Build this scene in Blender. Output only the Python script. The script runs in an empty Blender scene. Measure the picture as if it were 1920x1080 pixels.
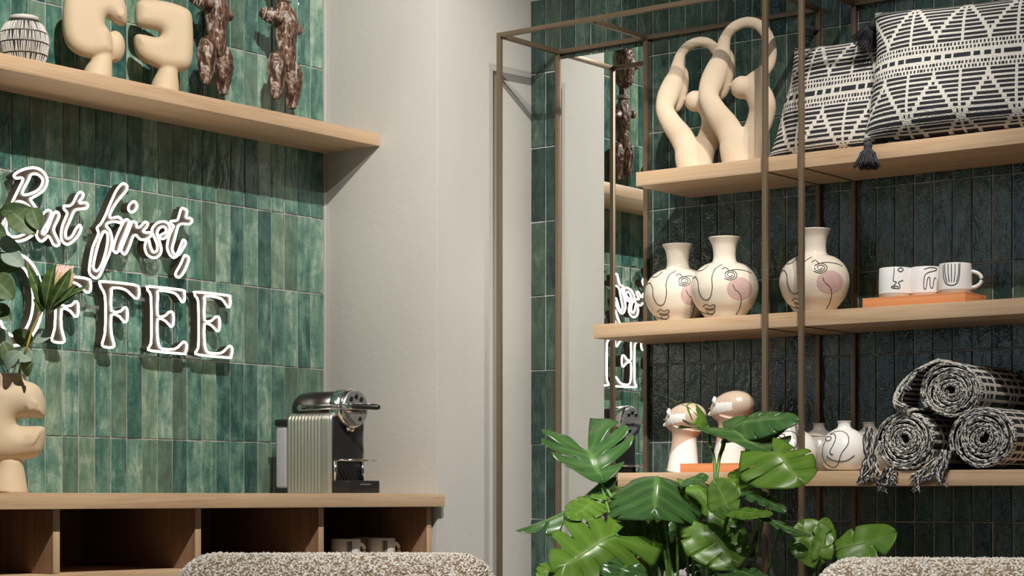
import bpy, bmesh, math, random
import numpy as np
from math import sin, cos, pi, radians as R, hypot, sqrt, atan2
from mathutils import Vector as V, Matrix, noise as mn
random.seed(7); rng = np.random.default_rng(7)
sc = bpy.context.scene; COL = sc.collection

# ---------------------------------------------------------------- camera
F = 3819.0; AX = R(37.6); CX, CY, CZ = 3.77, -4.45, 1.0; HZ = 930.0
cam = bpy.data.cameras.new('camera'); co = bpy.data.objects.new('camera', cam); COL.objects.link(co)
cam.sensor_width = 36; cam.lens = F/1920*36; cam.shift_y = (HZ-540)/1920; cam.clip_start = .05
co.location = (CX, CY, CZ); co.rotation_euler = (R(90), 0, AX); sc.camera = co
# ---------------------------------------------------------------- world, lamps, exposure
w = bpy.data.worlds.new('world'); sc.world = w; w.use_nodes = True
bg = w.node_tree.nodes['Background']; bg.inputs[0].default_value = (.72, .84, 1.0, 1); bg.inputs[1].default_value = .85
sc.view_settings.view_transform = 'Standard'; sc.view_settings.look = 'None'
sc.view_settings.gamma = 1; sc.view_settings.use_curve_mapping = False; sc.view_settings.exposure = 0.05
def spot(name, loc, tgt, power, size=50, blend=.6, rad=.022, col=(1, .9, .77)):
    l = bpy.data.lights.new(name, 'SPOT'); l.energy = power; l.spot_size = R(size); l.spot_blend = blend
    l.shadow_soft_size = rad; l.color = col
    o = bpy.data.objects.new(name, l); COL.objects.link(o); o.location = loc
    o.rotation_euler = (V(tgt)-V(loc)).to_track_quat('-Z', 'Y').to_euler(); return o
LC1 = (1, .95, .88)
spot('ceiling_or_fill_spot', (2.5, -2.5, 3.6), (.05, -.95, 1.35), 540, 50, .5, .022, LC1)
spot('ceiling_or_fill_spot', (3.6, -3.2, 3.8), (.42, -.15, 2.1), 300, 18, .8, .022, LC1)
spot('ceiling_or_fill_spot', (2.3, -1.6, 3.7), (1.15, -.25, 1.45), 205, 32, .7, .022, LC1)
spot('ceiling_or_fill_spot', (2.9, -2.0, 3.7), (1.75, -.25, 1.45), 235, 34, .7, .022, LC1)
spot('ceiling_or_fill_spot', (3.0, -3.3, 3.7), (2.1, -1.3, .8), 210, 40, .8, .05, LC1)  # added camera-side fill to brighten the plant
spot('ceiling_or_fill_spot', (2.4, -3.4, 3.7), (1.6, -2.1, .7), 290, 34, .6, .05, LC1)  # added fill to brighten the left armchair
spot('ceiling_or_fill_spot', (4.2, -3.0, 3.7), (2.9, -1.8, .8), 240, 34, .6, .05, LC1)  # added fill to brighten the right armchair

# ---------------------------------------------------------------- geometry helpers
cA, sA = cos(AX), sin(AX)
def onx(px, py, x):
    t = (px-960)/F; X = x-CX; D = X/(-sA+cA*t)
    return V((x, D*(cA+sA*t)+CY, (HZ-py)/F*D+CZ))
def ony(px, py, y):
    t = (px-960)/F; Y = y-CY; D = Y/(cA+sA*t)
    return V((D*(-sA+cA*t)+CX, y, (HZ-py)/F*D+CZ))
def atd(px, py, D):
    t = (px-960)/F
    return V((D*(-sA+cA*t)+CX, D*(cA+sA*t)+CY, (HZ-py)/F*D+CZ))
def ray(px, py):
    return V((-sA+cA*(px-960)/F, cA+sA*(px-960)/F, (HZ-py)/F))
CAM = V((CX, CY, CZ))
class Face:      # an upright working plane through P0, turned by ang about z: measures (along, up)
    def __init__(s, P0, ang): s.P = P0; s.a = ang; s.L = V((cos(ang), sin(ang), 0)); s.N = V((-sin(ang), cos(ang), 0))
    def __call__(s, px, py):
        d = ray(px, py); k = (s.P-CAM).dot(s.N)/d.dot(s.N); p = CAM+d*k-s.P
        return p.dot(s.L), p.z

class MB:
    def __init__(s): s.v = []; s.f = []; s.c = None
    def add(s, vs, fs):
        o = len(s.v); s.v += [tuple(p) for p in vs]; s.f += [tuple(i+o for i in f) for f in fs]; return s
    def box(s, a, b, M=None):
        x0, y0, z0 = a; x1, y1, z1 = b
        vs = [V(p) for p in ((x0,y0,z0),(x1,y0,z0),(x1,y1,z0),(x0,y1,z0),(x0,y0,z1),(x1,y0,z1),(x1,y1,z1),(x0,y1,z1))]
        if M: vs = [M @ p for p in vs]
        return s.add(vs, [(0,3,2,1),(4,5,6,7),(0,1,5,4),(1,2,6,5),(2,3,7,6),(3,0,4,7)])
    def lathe(s, prof, n=40, c=(0,0,0), ax='z', sx=1, sy=1):
        vs = []; fs = []
        for r, h in prof:
            for i in range(n):
                a = 2*pi*i/n; p = (r*cos(a)*sx, r*sin(a)*sy, h)
                if ax == 'x': p = (h, r*cos(a)*sx, r*sin(a)*sy)
                if ax == 'y': p = (r*cos(a)*sx, h, r*sin(a)*sy)
                vs.append((p[0]+c[0], p[1]+c[1], p[2]+c[2]))
        for k in range(len(prof)-1):
            for i in range(n):
                j = (i+1) % n; fs.append((k*n+i, k*n+j, (k+1)*n+j, (k+1)*n+i))
        fs.append(tuple(range(n))[::-1]); fs.append(tuple((len(prof)-1)*n+i for i in range(n)))
        return s.add(vs, fs)
    def tube(s, pts, rad, n=8, closed=False, flat=1.0, up=None, caps=True):
        pts = [V(p) for p in pts]; m = len(pts)
        if not hasattr(rad, '__len__'): rad = [rad]*m
        tg = []
        for i in range(m):
            a = pts[(i-1) % m] if closed or i else pts[0]; b = pts[(i+1) % m] if closed or i < m-1 else pts[-1]
            t = (b-a); tg.append(t.normalized() if t.length > 1e-9 else V((0,0,1)))
        u = V(up) if up else (V((0,0,1)) if abs(tg[0].z) < .9 else V((1,0,0)))
        vs = []; u = (u-tg[0]*u.dot(tg[0])).normalized()
        for i in range(m):
            if up: u = V(up)
            u = u-tg[i]*u.dot(tg[i])
            u = u.normalized() if u.length > 1e-6 else tg[i].orthogonal().normalized()
            b = tg[i].cross(u)
            for k in range(n):
                a = 2*pi*k/n; vs.append(pts[i]+u*(cos(a)*rad[i]*flat)+b*(sin(a)*rad[i]))
        fs = []
        for i in range(m if closed else m-1):
            for k in range(n):
                j = (i+1) % m; l = (k+1) % n; fs.append((i*n+k, i*n+l, j*n+l, j*n+k))
        if not closed and caps: fs.append(tuple(range(n))[::-1]); fs.append(tuple((m-1)*n+k for k in range(n)))
        return s.add(vs, fs)
    def ball(s, c, r, n=16, m=10, M=None):
        if not hasattr(r, '__len__'): r = (r, r, r)
        vs = []; fs = []
        for j in range(m+1):
            t = pi*j/m
            for i in range(n):
                a = 2*pi*i/n; p = V((r[0]*sin(t)*cos(a), r[1]*sin(t)*sin(a), r[2]*cos(t)))
                if M: p = M @ p
                vs.append(p+V(c))
        for j in range(m):
            for i in range(n): fs.append((j*n+i, (j+1)*n+i, (j+1)*n+(i+1) % n, j*n+(i+1) % n))
        return s.add(vs, fs)
    def mesh(s, name):
        me = bpy.data.meshes.new(name); me.from_pydata(s.v, [], s.f); me.update(); return me

def newobj(name, me, mat, parent=None, loc=None, smooth=False, rot=None):
    o = bpy.data.objects.new(name, me); COL.objects.link(o)
    if mat is not None and me is not None and not me.materials:
        for m in (mat if isinstance(mat, (list, tuple)) else [mat]): me.materials.append(m)
    if parent: o.parent = parent
    if loc is not None: o.location = loc
    if rot is not None: o.rotation_euler = rot
    if smooth: me.shade_smooth()
    return o
def fin(name, mb, mat, parent=None, loc=None, smooth=False, bev=0, sub=0, angle=None, fixn=False, rot=None):
    me = mb.mesh(name)
    bm = bmesh.new(); bm.from_mesh(me)
    bmesh.ops.remove_doubles(bm, verts=bm.verts, dist=1e-6)
    if fixn: bmesh.ops.recalc_face_normals(bm, faces=bm.faces)
    if bev:
        bmesh.ops.bevel(bm, geom=[e for e in bm.edges if len(e.link_faces) == 2 and e.calc_face_angle(0) > .5], offset=bev, segments=3 if bev > .004 else 2, affect='EDGES', profile=.5, clamp_overlap=True)
    bm.to_mesh(me); bm.free()
    o = newobj(name, me, mat, parent, loc, False, rot)
    if smooth: me.shade_smooth()
    if bev or angle: me.shade_smooth(); me.set_sharp_from_angle(angle=angle or R(40))
    return o
def root(name, loc=(0,0,0), rz=0):
    o = bpy.data.objects.new(name, None); COL.objects.link(o); o.location = loc; o.rotation_euler = (0, 0, rz); o.empty_display_size = .05; return o
def tag(o, label=None, cat=None, group=None, kind=None):
    if label: o['label'] = label
    if cat: o['category'] = cat
    if group: o['group'] = group
    if kind: o['kind'] = kind
    return o
def evalmesh(o, name):
    dg = bpy.context.evaluated_depsgraph_get(); dg.update()
    return bpy.data.meshes.new_from_object(o.evaluated_get(dg), depsgraph=dg)
def fuse(name, meshes, voxel, mat, parent=None, smooth_it=6, loc=None, rot=None, disp=None, keep=True):
    bm = bmesh.new()
    for m in meshes: bm.from_mesh(m)
    bmesh.ops.recalc_face_normals(bm, faces=bm.faces)
    me = bpy.data.meshes.new('t'); bm.to_mesh(me); bm.free()
    t = bpy.data.objects.new('t', me); COL.objects.link(t)
    r = t.modifiers.new('r', 'REMESH'); r.mode = 'VOXEL'; r.voxel_size = voxel; r.use_smooth_shade = True
    s = t.modifiers.new('s', 'SMOOTH'); s.factor = .5; s.iterations = smooth_it
    m2 = evalmesh(t, name); m2.name = name; bpy.data.objects.remove(t)
    if disp:
        for v in m2.vertices: v.co += v.normal*disp(v.co)
    m2.materials.clear()
    return newobj(name, m2, mat, parent, loc, True, rot)
def spl(pts, n=6, closed=True):      # catmull-rom through the points
    P = [V(p) for p in pts]; m = len(P); out = []
    for i in range(m if closed else m-1):
        a, b, c, d = (P[(i+k) % m] if closed else P[min(max(i+k, 0), m-1)] for k in (-1, 0, 1, 2))
        for k in range(n):
            t = k/n; out.append(.5*((2*b)+(c-a)*t+(2*a-5*b+4*c-d)*t*t+(3*b-a-3*c+d)*t**3))
    if not closed: out.append(P[-1])
    return out
def slab(outlines, extr, bevel, res=4):    # filled outline(s) in the local xz plane, thickness along y, rounded rim
    cu = bpy.data.curves.new('s', 'CURVE'); cu.dimensions = '2D'; cu.fill_mode = 'BOTH'
    cu.extrude = extr; cu.bevel_depth = bevel; cu.bevel_resolution = res; cu.offset = -bevel
    for ol in outlines:
        s = cu.splines.new('POLY'); s.points.add(len(ol)-1); s.use_cyclic_u = True
        for i, p in enumerate(ol): s.points[i].co = (p[0], p[1], 0, 1)
    o = bpy.data.objects.new('s', cu); COL.objects.link(o)
    me = evalmesh(o, 's'); bpy.data.objects.remove(o)
    me.transform(Matrix.Rotation(pi/2, 4, 'X')); return me

# ---------------------------------------------------------------- materials
def mat(name, col=(.5,.5,.5), rough=.5, metal=0, **k):
    m = bpy.data.materials.new(name); m.use_nodes = True; b = m.node_tree.nodes['Principled BSDF']
    b.inputs['Base Color'].default_value = (*col, 1); b.inputs['Roughness'].default_value = rough; b.inputs['Metallic'].default_value = metal
    for a, v in k.items(): b.inputs[a.replace('_', ' ')].default_value = v
    return m
class NG:
    def __init__(s, m): s.t = m.node_tree; s.b = s.t.nodes['Principled BSDF']
    def n(s, typ, **k):
        x = s.t.nodes.new('ShaderNode'+typ)
        for a, v in k.items():
            if a[0] == '_': x.inputs[a[1:].replace('_', ' ')].default_value = v
            else: setattr(x, a, v)
        return x
    def l(s, a, b): s.t.links.new(a, b)
    def math(s, op, a, b=None):
        x = s.n('Math', operation=op)
        for i, v in enumerate((a, b)):
            if v is None: continue
            if isinstance(v, (int, float)): x.inputs[i].default_value = v
            else: s.l(v, x.inputs[i])
        return x.outputs[0]
    def ramp(s, fac, stops):
        x = s.n('ValToRGB'); e = x.color_ramp.elements
        while len(e) < len(stops): e.new(.5)
        for i, (p, c) in enumerate(stops): e[i].position = p; e[i].color = (*c, 1)
        s.l(fac, x.inputs[0]); return x.outputs[0]
    def coords(s, scale=(1,1,1), kind='Object', off=None):
        tc = s.n('TexCoord'); mp = s.n('Mapping'); mp.inputs['Scale'].default_value = scale
        s.l(tc.outputs[kind], mp.inputs['Vector'])
        if off is not None: s.l(off, mp.inputs['Location'])
        return mp.outputs[0]
    def noise(s, vec, scale, detail=3, rough=.5, dist=0):
        x = s.n('TexNoise', _Scale=scale, _Detail=detail, _Roughness=rough, _Distortion=dist); s.l(vec, x.inputs['Vector']); return x.outputs[0]
    def bump(s, h, strength=.3, dist=.01, prev=None):
        x = s.n('Bump', _Strength=strength, _Distance=dist); s.l(h, x.inputs['Height'])
        if prev is not None: s.l(prev, x.inputs['Normal'])
        s.l(x.outputs[0], s.b.inputs['Normal']); return x.outputs[0]
    def mix(s, fac, a, b, mode='MIX'):
        x = s.n('Mix', data_type='RGBA', blend_type=mode)
        for i, v in ((0, fac), (6, a), (7, b)):
            if isinstance(v, (int, float)): x.inputs[i].default_value = v
            elif isinstance(v, tuple): x.inputs[i].default_value = (*v, 1)
            else: s.l(v, x.inputs[i])
        return x.outputs[2]

def tile_mat(name, k, rg, mb_):
    m = mat(name, rough=rg); g = NG(m)
    oi = g.n('ObjectInfo'); ge = g.n('NewGeometry')
    rnd = g.math('FRACT', g.math('ADD', oi.outputs['Random'], g.math('MULTIPLY', ge.outputs['Random Per Island'], 7.31)))
    sv = g.n('CombineXYZ'); g.l(g.math('MULTIPLY', rnd, 37), sv.inputs[0]); g.l(g.math('MULTIPLY', rnd, 91), sv.inputs[2])
    vec = g.coords(off=sv.outputs[0])
    vs = g.coords((1, 1, .22), off=sv.outputs[0])
    n1 = g.noise(vec, 14, 4, .6, .8); n2 = g.noise(vec, 160, 3, .7); n3 = g.noise(vs, 45, 3, .6, .6)
    f = g.math('ADD', g.math('MULTIPLY', g.math('SUBTRACT', n1, .5), .8), g.math('MULTIPLY', g.math('SUBTRACT', n3, .5), .85)); f = g.math('ADD', f, .5)
    f = g.math('ADD', f, g.math('MULTIPLY', g.math('SUBTRACT', rnd, .5), .40))
    f = g.math('ADD', f, g.math('MULTIPLY', g.math('SUBTRACT', n2, .5), .30))
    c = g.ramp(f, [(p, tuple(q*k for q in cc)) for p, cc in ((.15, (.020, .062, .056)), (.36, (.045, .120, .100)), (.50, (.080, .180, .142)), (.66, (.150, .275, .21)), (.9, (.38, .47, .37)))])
    r2 = g.math('FRACT', g.math('MULTIPLY', rnd, 13.7))
    c = g.mix(g.math('MULTIPLY', g.math('GREATER_THAN', r2, .72), .35), c, g.mix(.75, c, (.2*k, .24*k, .13*k)))
    pit = g.math('GREATER_THAN', g.noise(vec, 330, 1, .5), .735)
    c = g.mix(g.math('MULTIPLY', pit, .7), c, (.02, .035, .03)); g.l(c, g.b.inputs['Base Color'])
    g.b.inputs['Specular IOR Level'].default_value = .62
    b1 = g.bump(g.noise(g.coords((1, 1, .45), off=sv.outputs[0]), 42, 2, .5, .5), .55, .006)
    b2 = g.bump(g.noise(vec, 190, 2, .6), .30, mb_, b1)
    g.bump(pit, -.4, .001, b2)
    return m
TILE = tile_mat('glazed_tile', 1.0, .1, .0016); TILEB = tile_mat('shade_toned_tile', .36, .03, .0030)  # TILEB: same tile colours scaled down, dimmer light on the back wall painted in
def grout():
    m = mat('grout', (.42, .40, .39), .9); g = NG(m)
    g.l(g.ramp(g.noise(g.coords(), 60, 4), [(.3, (.30, .285, .28)), (.7, (.50, .475, .46))]), g.b.inputs['Base Color']); return m
GROUT = grout()
def wood(name, axis, a, b, c, rough=.45):
    m = mat(name, rough=rough); g = NG(m)
    sc_ = [28, 28, 28]; sc_['xyz'.index(axis)] = 1.3
    oi = g.n('ObjectInfo'); sv = g.n('CombineXYZ')
    for i in range(3): g.l(g.math('MULTIPLY', oi.outputs['Random'], 31), sv.inputs[i])
    v = g.coords(sc_, off=sv.outputs[0]); v2 = g.coords([q*5 for q in sc_], off=sv.outputs[0])
    f = g.math('ADD', g.math('MULTIPLY', g.noise(v, 1, 4, .6, 1.2), .7), g.math('MULTIPLY', g.noise(v2, 1.3, 3, .6), .3))
    g.l(g.ramp(f, [(.3, a), (.5, b), (.72, c)]), g.b.inputs['Base Color'])
    g.bump(f, .12, .002); return m
OAK = ((.40, .25, .14), (.56, .385, .235), (.66, .48, .32))
OAKX = wood('oak_along_x', 'x', *OAK); OAKY = wood('oak_along_y', 'y', *OAK); OAKZ = wood('oak_upright', 'z', *OAK)
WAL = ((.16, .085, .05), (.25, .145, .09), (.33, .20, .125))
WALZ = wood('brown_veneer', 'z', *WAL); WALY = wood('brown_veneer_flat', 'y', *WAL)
def plaster(name, c):
    m = mat(name, c, .75); g = NG(m); v = g.coords()
    n = g.noise(v, 9, 5, .6); g.l(g.mix(g.math('MULTIPLY', n, .25), c, tuple(q*.86 for q in c)), g.b.inputs['Base Color'])
    g.bump(g.noise(v, 45, 5, .65), .25, .004); return m
GREY = plaster('grey_plaster', (.50, .485, .45)); CEIL = plaster('ceiling_paint', (.35, .35, .34))
BRONZE = mat('bronze_metal', (.185, .132, .082), .42, .45)
DARK = mat('black_plastic', (.016, .016, .018), .32); BLACKM = mat('black_line', (.012, .011, .011), .5)
CHROME = mat('chrome', (.80, .80, .80), .12, 1); SATIN = mat('satin_silver', (.62, .61, .55), .34, .85)
GUN = mat('gunmetal', (.11, .10, .095), .28, .9)
MIRROR = mat('mirror_glass', (.90, .92, .90), .0, 1)
def stone(name, a, b, rough=.75, sc1=30, bump=.15):
    m = mat(name, a, rough); g = NG(m); v = g.coords()
    g.l(g.mix(g.noise(v, sc1, 5, .65), a, b), g.b.inputs['Base Color']); g.bump(g.noise(v, 380, 3, .6), bump, .0015); return m
BEIGE = stone('beige_ceramic', (.56, .43, .28), (.63, .495, .335), .7, 12)
SAND = stone('sand_stone', (.64, .50, .355), (.74, .61, .46), .8, 22, .3)
def glaze(name, a, b, rough=.12):
    m = mat(name, a, rough); g = NG(m); v = g.coords()
    g.l(g.mix(g.noise(v, 60, 5, .7), a, b), g.b.inputs['Base Color']); return m
CREAM = glaze('cream_glaze', (.72, .66, .57), (.66, .585, .48)); WHITE = mat('white_glaze', (.82, .80, .76), .15)
MUGW = mat('mug_white', (.80, .79, .78), .28); CLAY = stone('raw_clay', (.56, .47, .37), (.62, .53, .43), .85)
PINK = glaze('pink_spot', (.42, .27, .25), (.62, .46, .43), .2); GREYV = mat('taupe_glaze', (.42, .38, .33), .2)
TAN = glaze('tan_glaze', (.50, .39, .29), (.58, .46, .35), .35); TERRA = mat('peach_glaze', (.60, .43, .32), .35)
ORANGE = mat('orange_lacquer', (.72, .28, .11), .4)
EMIT = mat('neon_tube', (1, .95, .88), .4); e_ = EMIT.node_tree.nodes['Principled BSDF']
e_.inputs['Emission Color'].default_value = (1, .93, .82, 1); e_.inputs['Emission Strength'].default_value = 6.0
HOUS = mat('neon_housing', (.030, .020, .012), .5)
FLOORM = stone('floor_concrete', (.13, .125, .12), (.18, .175, .165), .5, 4)
CORD = mat('grey_connector', (.10, .10, .09), .3)

# ================================================================ the room
Z0, ZT = 0.9377, 3.6
RP = .2025; CP = .05
def tile_mesh(m):
    a, h, d = CP/2-.0011, RP/2-.0012, .0022+.0009*random.random()
    b = .0016; j = lambda s: random.uniform(-s, s)
    vs = [(-a+j(.0004), 0, -h+j(.0006)), (a+j(.0004), 0, -h+j(.0006)), (a+j(.0004), 0, h+j(.0006)), (-a+j(.0004), 0, h+j(.0006))]
    fr = [(x*(1-b/a), -d+j(.0006), z*(1-b/h)) for x, _, z in vs]
    md = (j(.004), -d-.0002+j(.0009), j(.03))
    me = bpy.data.meshes.new('tile')
    me.from_pydata(vs+fr+[md], [], [(0,1,5,4),(1,2,6,5),(2,3,7,6),(3,0,4,7),(4,5,8),(5,6,8),(6,7,8),(7,4,8)])
    me.materials.append(m); return me
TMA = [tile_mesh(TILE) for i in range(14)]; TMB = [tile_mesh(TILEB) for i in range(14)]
def tile_field(parent, M, us, zs, inpart, TM):      # us, zs: centres; M maps local wall coordinates to the world
    st = MB(); k = 0
    for u in us:
        for z in zs:
            me = random.choice(TM); ri = (random.uniform(-.006, .006), random.uniform(-.004, .004), random.uniform(-.014, .014))
            L = M @ Matrix.Translation((u, 0, z)) @ (Matrix.Rotation(ri[2], 4, 'Z') @ Matrix.Rotation(ri[0], 4, 'X') @ Matrix.Rotation(ri[1], 4, 'Y'))
            if inpart(u, z) and k < 298:
                o = bpy.data.objects.new('tile', me); COL.objects.link(o); o.parent = parent; o.matrix_local = L; k += 1
            else: st.add([L @ v.co for v in me.vertices], [tuple(p.vertices) for p in me.polygons])
    if st.v:
        s = fin('tile_field', st, TM[0].materials[0], parent); s['kind'] = 'stuff'
zc = [Z0+RP*(i+.5) for i in range(-5, 13) if Z0+RP*(i+.5) < 3.55]
wl = fin('wall_left', MB().box((-.15, -2.65, 0), (0, 0, ZT)), GROUT); wl['kind'] = 'structure'
MA = Matrix.Rotation(R(90), 4, 'Z')    # local x -> world y, local -y -> world +x
ua = [-.393-CP*(i+.5) for i in range(-1, 45)]
tile_field(wl, MA, ua, zc, lambda u, z: u > -1.50 and .93 < z < 2.42, TMA)
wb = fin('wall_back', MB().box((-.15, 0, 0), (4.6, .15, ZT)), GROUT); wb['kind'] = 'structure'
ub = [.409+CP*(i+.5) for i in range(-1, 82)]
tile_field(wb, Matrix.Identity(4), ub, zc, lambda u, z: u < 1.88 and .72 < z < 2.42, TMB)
cw = fin('wall_column', MB().add([(-.01,-.385,0),(.396,-.385,0),(.412,.01,0),(-.01,.01,0),(-.01,-.385,3.85),(.396,-.385,3.85),(.412,.01,3.85),(-.01,.01,3.85)], [(0,3,2,1),(4,5,6,7),(0,1,5,4),(1,2,6,5),(2,3,7,6),(3,0,4,7)]), GREY, bev=.003); cw['kind'] = 'structure'
fl = fin('floor', MB().box((-.15, -6.5, -.1), (7.5, .15, 0)), FLOORM); fl['kind'] = 'structure'
cl = fin('ceiling', MB().box((-.15, -6.5, 3.85), (7.5, .15, 3.95)), CEIL); cl['kind'] = 'structure'
wr = fin('wall_right', MB().box((7.5, -6.6, 0), (7.6, -5.6, 3.85)).box((7.5, -5.6, 0), (7.6, .15, 3.85)), GREY); wr['kind'] = 'structure'
wq = fin('wall_front', MB().box((-.15, -6.6, 0), (7.6, -6.5, 3.85)), GREY); wq['kind'] = 'structure'
wv = fin('wall_back_extension', MB().box((4.6, 0, 0), (7.6, .15, 3.85)).box((-.15, 0, ZT), (4.6, .15, 3.85)), GREY, wb)
tr = fin('trim_1', MB().box((.0005, -.3935, 0), (.006, -.386, ZT)), mat('tile_trim', (.55, .54, .52), .4, .3)); tr['kind'] = 'structure'
# street window beyond the tiled wall, left of the view
wf = root('window_1'); wf['kind'] = 'structure'
m_ = MB()
for y in (-2.70, -4.6, -6.45): m_.box((-.09, y, 0), (-.03, y+.05, 3.85))
for z in (0, 3.0, 3.8): m_.box((-.09, -6.45, z), (-.03, -2.65, z+.05))
fin('window_frame', m_, BRONZE, wf)

# ================================================================ steel shelving frames
YF = -.266; TH = .012
def frame_unit(xs0, xs1, mids, zt, label, midpost):
    r = root('shelving_frame', (xs0, YF, 0))
    def bar(n, a, b): return fin(n, MB().box(tuple(V(a)-V((xs0, YF, 0))), tuple(V(b)-V((xs0, YF, 0)))), BRONZE, r, bev=.0008)
    h = TH/2; yb = -.008
    for x in (xs0, xs1):
        bar('post', (x-h, YF-h, 0), (x+h, YF+h, zt+h)); bar('post', (x-h, yb-h, 0), (x+h, yb+h, zt+h))
        bar('top_rail', (x-h, YF+h, zt-h), (x+h, yb-h, zt+h))
        bar('bottom_rail', (x-h, YF+h, .01), (x+h, yb-h, .01+TH))
    for y in (YF, yb): bar('top_rail', (xs0+h, y-h, zt-h), (xs1-h, y+h, zt+h))
    bar('bottom_rail', (xs0+h, yb-h, .01), (xs1-h, yb+h, .01+TH))
    for x in mids:
        bar('top_rail', (x-h, YF+h, zt-h), (x+h, yb-h, zt+h)); bar('post', (x-h, yb-h, 0), (x+h, yb+h, zt-h))
    for z in SZ:     # cross rails let into the boards
        for x in ((xs1,) if midpost == 0 else (xs0,)):
            bar('shelf_rail', (x-.0035, YF+h, z-.0365), (x+.0035, yb-h, z-.0325))
    tag(r, label, 'shelving frame', 'bronze metal shelving frames'); return r
SZ = (1.803, 1.432, 1.058)
frame_unit(.507, 1.304, [.793], 2.2, 'slim bronze metal shelving frame, the left one, with a mirror in its first bay', 0)
frame_unit(1.402, 3.0, [], 2.2, 'slim bronze metal shelving frame, the right one, reaching out of view', 1)
def board(x0, z, label):
    o = fin('shelf_board', MB().box((0, 0, -.035), (2.97-x0, .250, 0)), OAKX, None, (x0, -.259, z), bev=.0012)
    tag(o, label, 'shelf', 'oak shelf boards of the shelving')
board(.93, SZ[0], 'light oak shelf board holding the patterned cushions and looped sculptures')
board(.801, SZ[1], 'light oak shelf board holding the face vases and mugs')
board(.875, SZ[2], 'light oak shelf board holding the rolled blankets and white round vases')
board(.875, .70, 'light oak shelf board behind the plant, lowest of the four in the frame')
mr = root('wall_mirror', (.514, -.004, .03))
fin('mirror_glass', MB().box((0, -.004, 0), (.272, -.001, 2.15)), MIRROR, mr); fin('backing', MB().box((0, -.001, 0), (.272, .0005, 2.15)), DARK, mr)
tag(mr, 'tall narrow mirror in the left bay of the bronze frame reflecting the sign', 'mirror')

# ================================================================ left shelf, counter and cabinet
sb = fin('wall_shelf', MB().box((0, 0, -.034), (.198, 2.2, 0)), OAKY, None, (.0005, -2.586, 1.961), bev=.0012)
tag(sb, 'long light oak shelf high on the green tiled wall over the neon sign', 'shelf')
ct = fin('countertop', MB().box((0, 0, -.034), (.4205, 2.2, 0)), OAKY, None, (.001, -2.586, 1.0065), bev=.0012)
tag(ct, 'light oak countertop along the tiled wall under the neon sign', 'countertop')
cb = root('cabinet', (.001, -2.5, 0)); CBX = .382
def cbx(n, a, b, m): return fin(n, MB().box((a[0], a[1]+2.5, a[2]), (b[0], b[1]+2.5, b[2])), m, cb, bev=.0006)
dv = [-.403-.4085*i for i in range(6)]
for i, y in enumerate(dv):
    for z0, z1 in ((.836, .9715), (.02, .816)) if True else ():
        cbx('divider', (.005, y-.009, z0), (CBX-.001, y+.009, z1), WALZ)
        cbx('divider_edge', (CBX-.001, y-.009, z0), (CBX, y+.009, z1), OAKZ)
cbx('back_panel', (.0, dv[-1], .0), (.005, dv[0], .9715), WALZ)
cbx('shelf', (.005, dv[-1], .816), (CBX, dv[0]+.009, .835), OAKY)
cbx('shelf', (.005, dv[-1], .42), (CBX-.01, dv[0]-.01, .438), OAKY)
cbx('base', (.005, dv[-1], .0), (CBX, dv[0]+.009, .02), OAKY)
tag(cb, 'low open cubby cabinet with brown interior beneath the oak countertop', 'cabinet')

# ================================================================ neon sign
SX = .046
sign = root('neon_sign', (0, -1.3, 1.3))
def c5(l): return [(x/5.4, 360+y/5.4) for x, y in l]
def c1(l): return [(x/6, 300+y/6) for x, y in l]
def c2(l): return [(150+x/5.142, 330+y/5.142) for x, y in l]
def c4(l): return [(240+x/5.4, 500+y/5.4) for x, y in l]
def cF(l): return [(x/2.454, 280+y/2.454) for x, y in l]
LET = {}
LB = [c1([(30,720),(90,570),(145,460),(200,345),(255,230),(240,200),(180,205),(158,170),(230,120),(340,88),(430,95),(500,150),(532,230),(510,310),(450,375),(365,425),(345,450),(400,530),(430,620),(440,720),(400,810),(300,890),(170,918),(70,885),(10,905),(-40,890),(-50,850),(-10,840)]),
      c1([(345,170),(400,155),(450,180),(482,230),(460,300),(400,355),(290,392),(252,370),(280,300),(320,230)]),
      c1([(190,472),(270,480),(340,540),(375,620),(370,720),(320,800),(220,855),(130,862),(80,810),(70,740),(110,640),(145,560)])]
LU = [c5([(405,310),(430,230),(480,185),(515,195),(518,230),(490,300),(440,380),(430,415),(450,425),(480,380),(515,290),(545,220),(575,200),(600,235),(575,300),(548,360),(550,410),(575,460),(600,520),(580,545),(540,530),(510,470),(485,448),(455,480),(420,500),(385,475),(368,420)])]
LT = [c5([(815,0),(845,25),(830,65),(805,95),(820,112),(870,108),(890,135),(870,165),(800,172),(755,190),(730,240),(700,310),(670,380),(665,450),(690,470),(730,445),(770,370),(805,335),(822,370),(800,430),(750,490),(690,530),(640,510),(618,450),(630,350),(665,260),(680,210),(650,175),(650,140),(700,140),(740,110),(780,30)])]
LF = [c2([(430,75),(455,100),(440,150),(380,220),(330,290),(290,370),(300,405),(370,395),(405,425),(400,455),(340,440),(275,450),(255,480),(290,530),(310,620),(290,730),(240,850),(190,960),(150,985),(100,950),(90,880),(120,700),(160,600),(178,550),(165,500),(200,460),(240,390),(290,270),(350,140),(400,80)]),
      c2([(240,535),(265,560),(265,640),(240,760),(200,870),(160,915),(130,880),(145,780),(180,650),(220,550)])]
LI = [c2([(450,420),(475,440),(450,520),(400,640),(370,725),(345,740),(320,710),(340,620),(390,500),(430,430)])]
LI2 = [c2([(520,245),(550,275),(540,320),(500,350),(468,325),(478,275)])]
LR = [c2([(520,440),(545,455),(550,492),(580,490),(620,445),(655,455),(645,490),(612,530),(640,545),(680,545),(685,575),(640,610),(580,610),(540,570),(510,590),(480,670),(440,750),(408,740),(400,700),(440,600),(480,500),(500,445)])]
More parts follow.
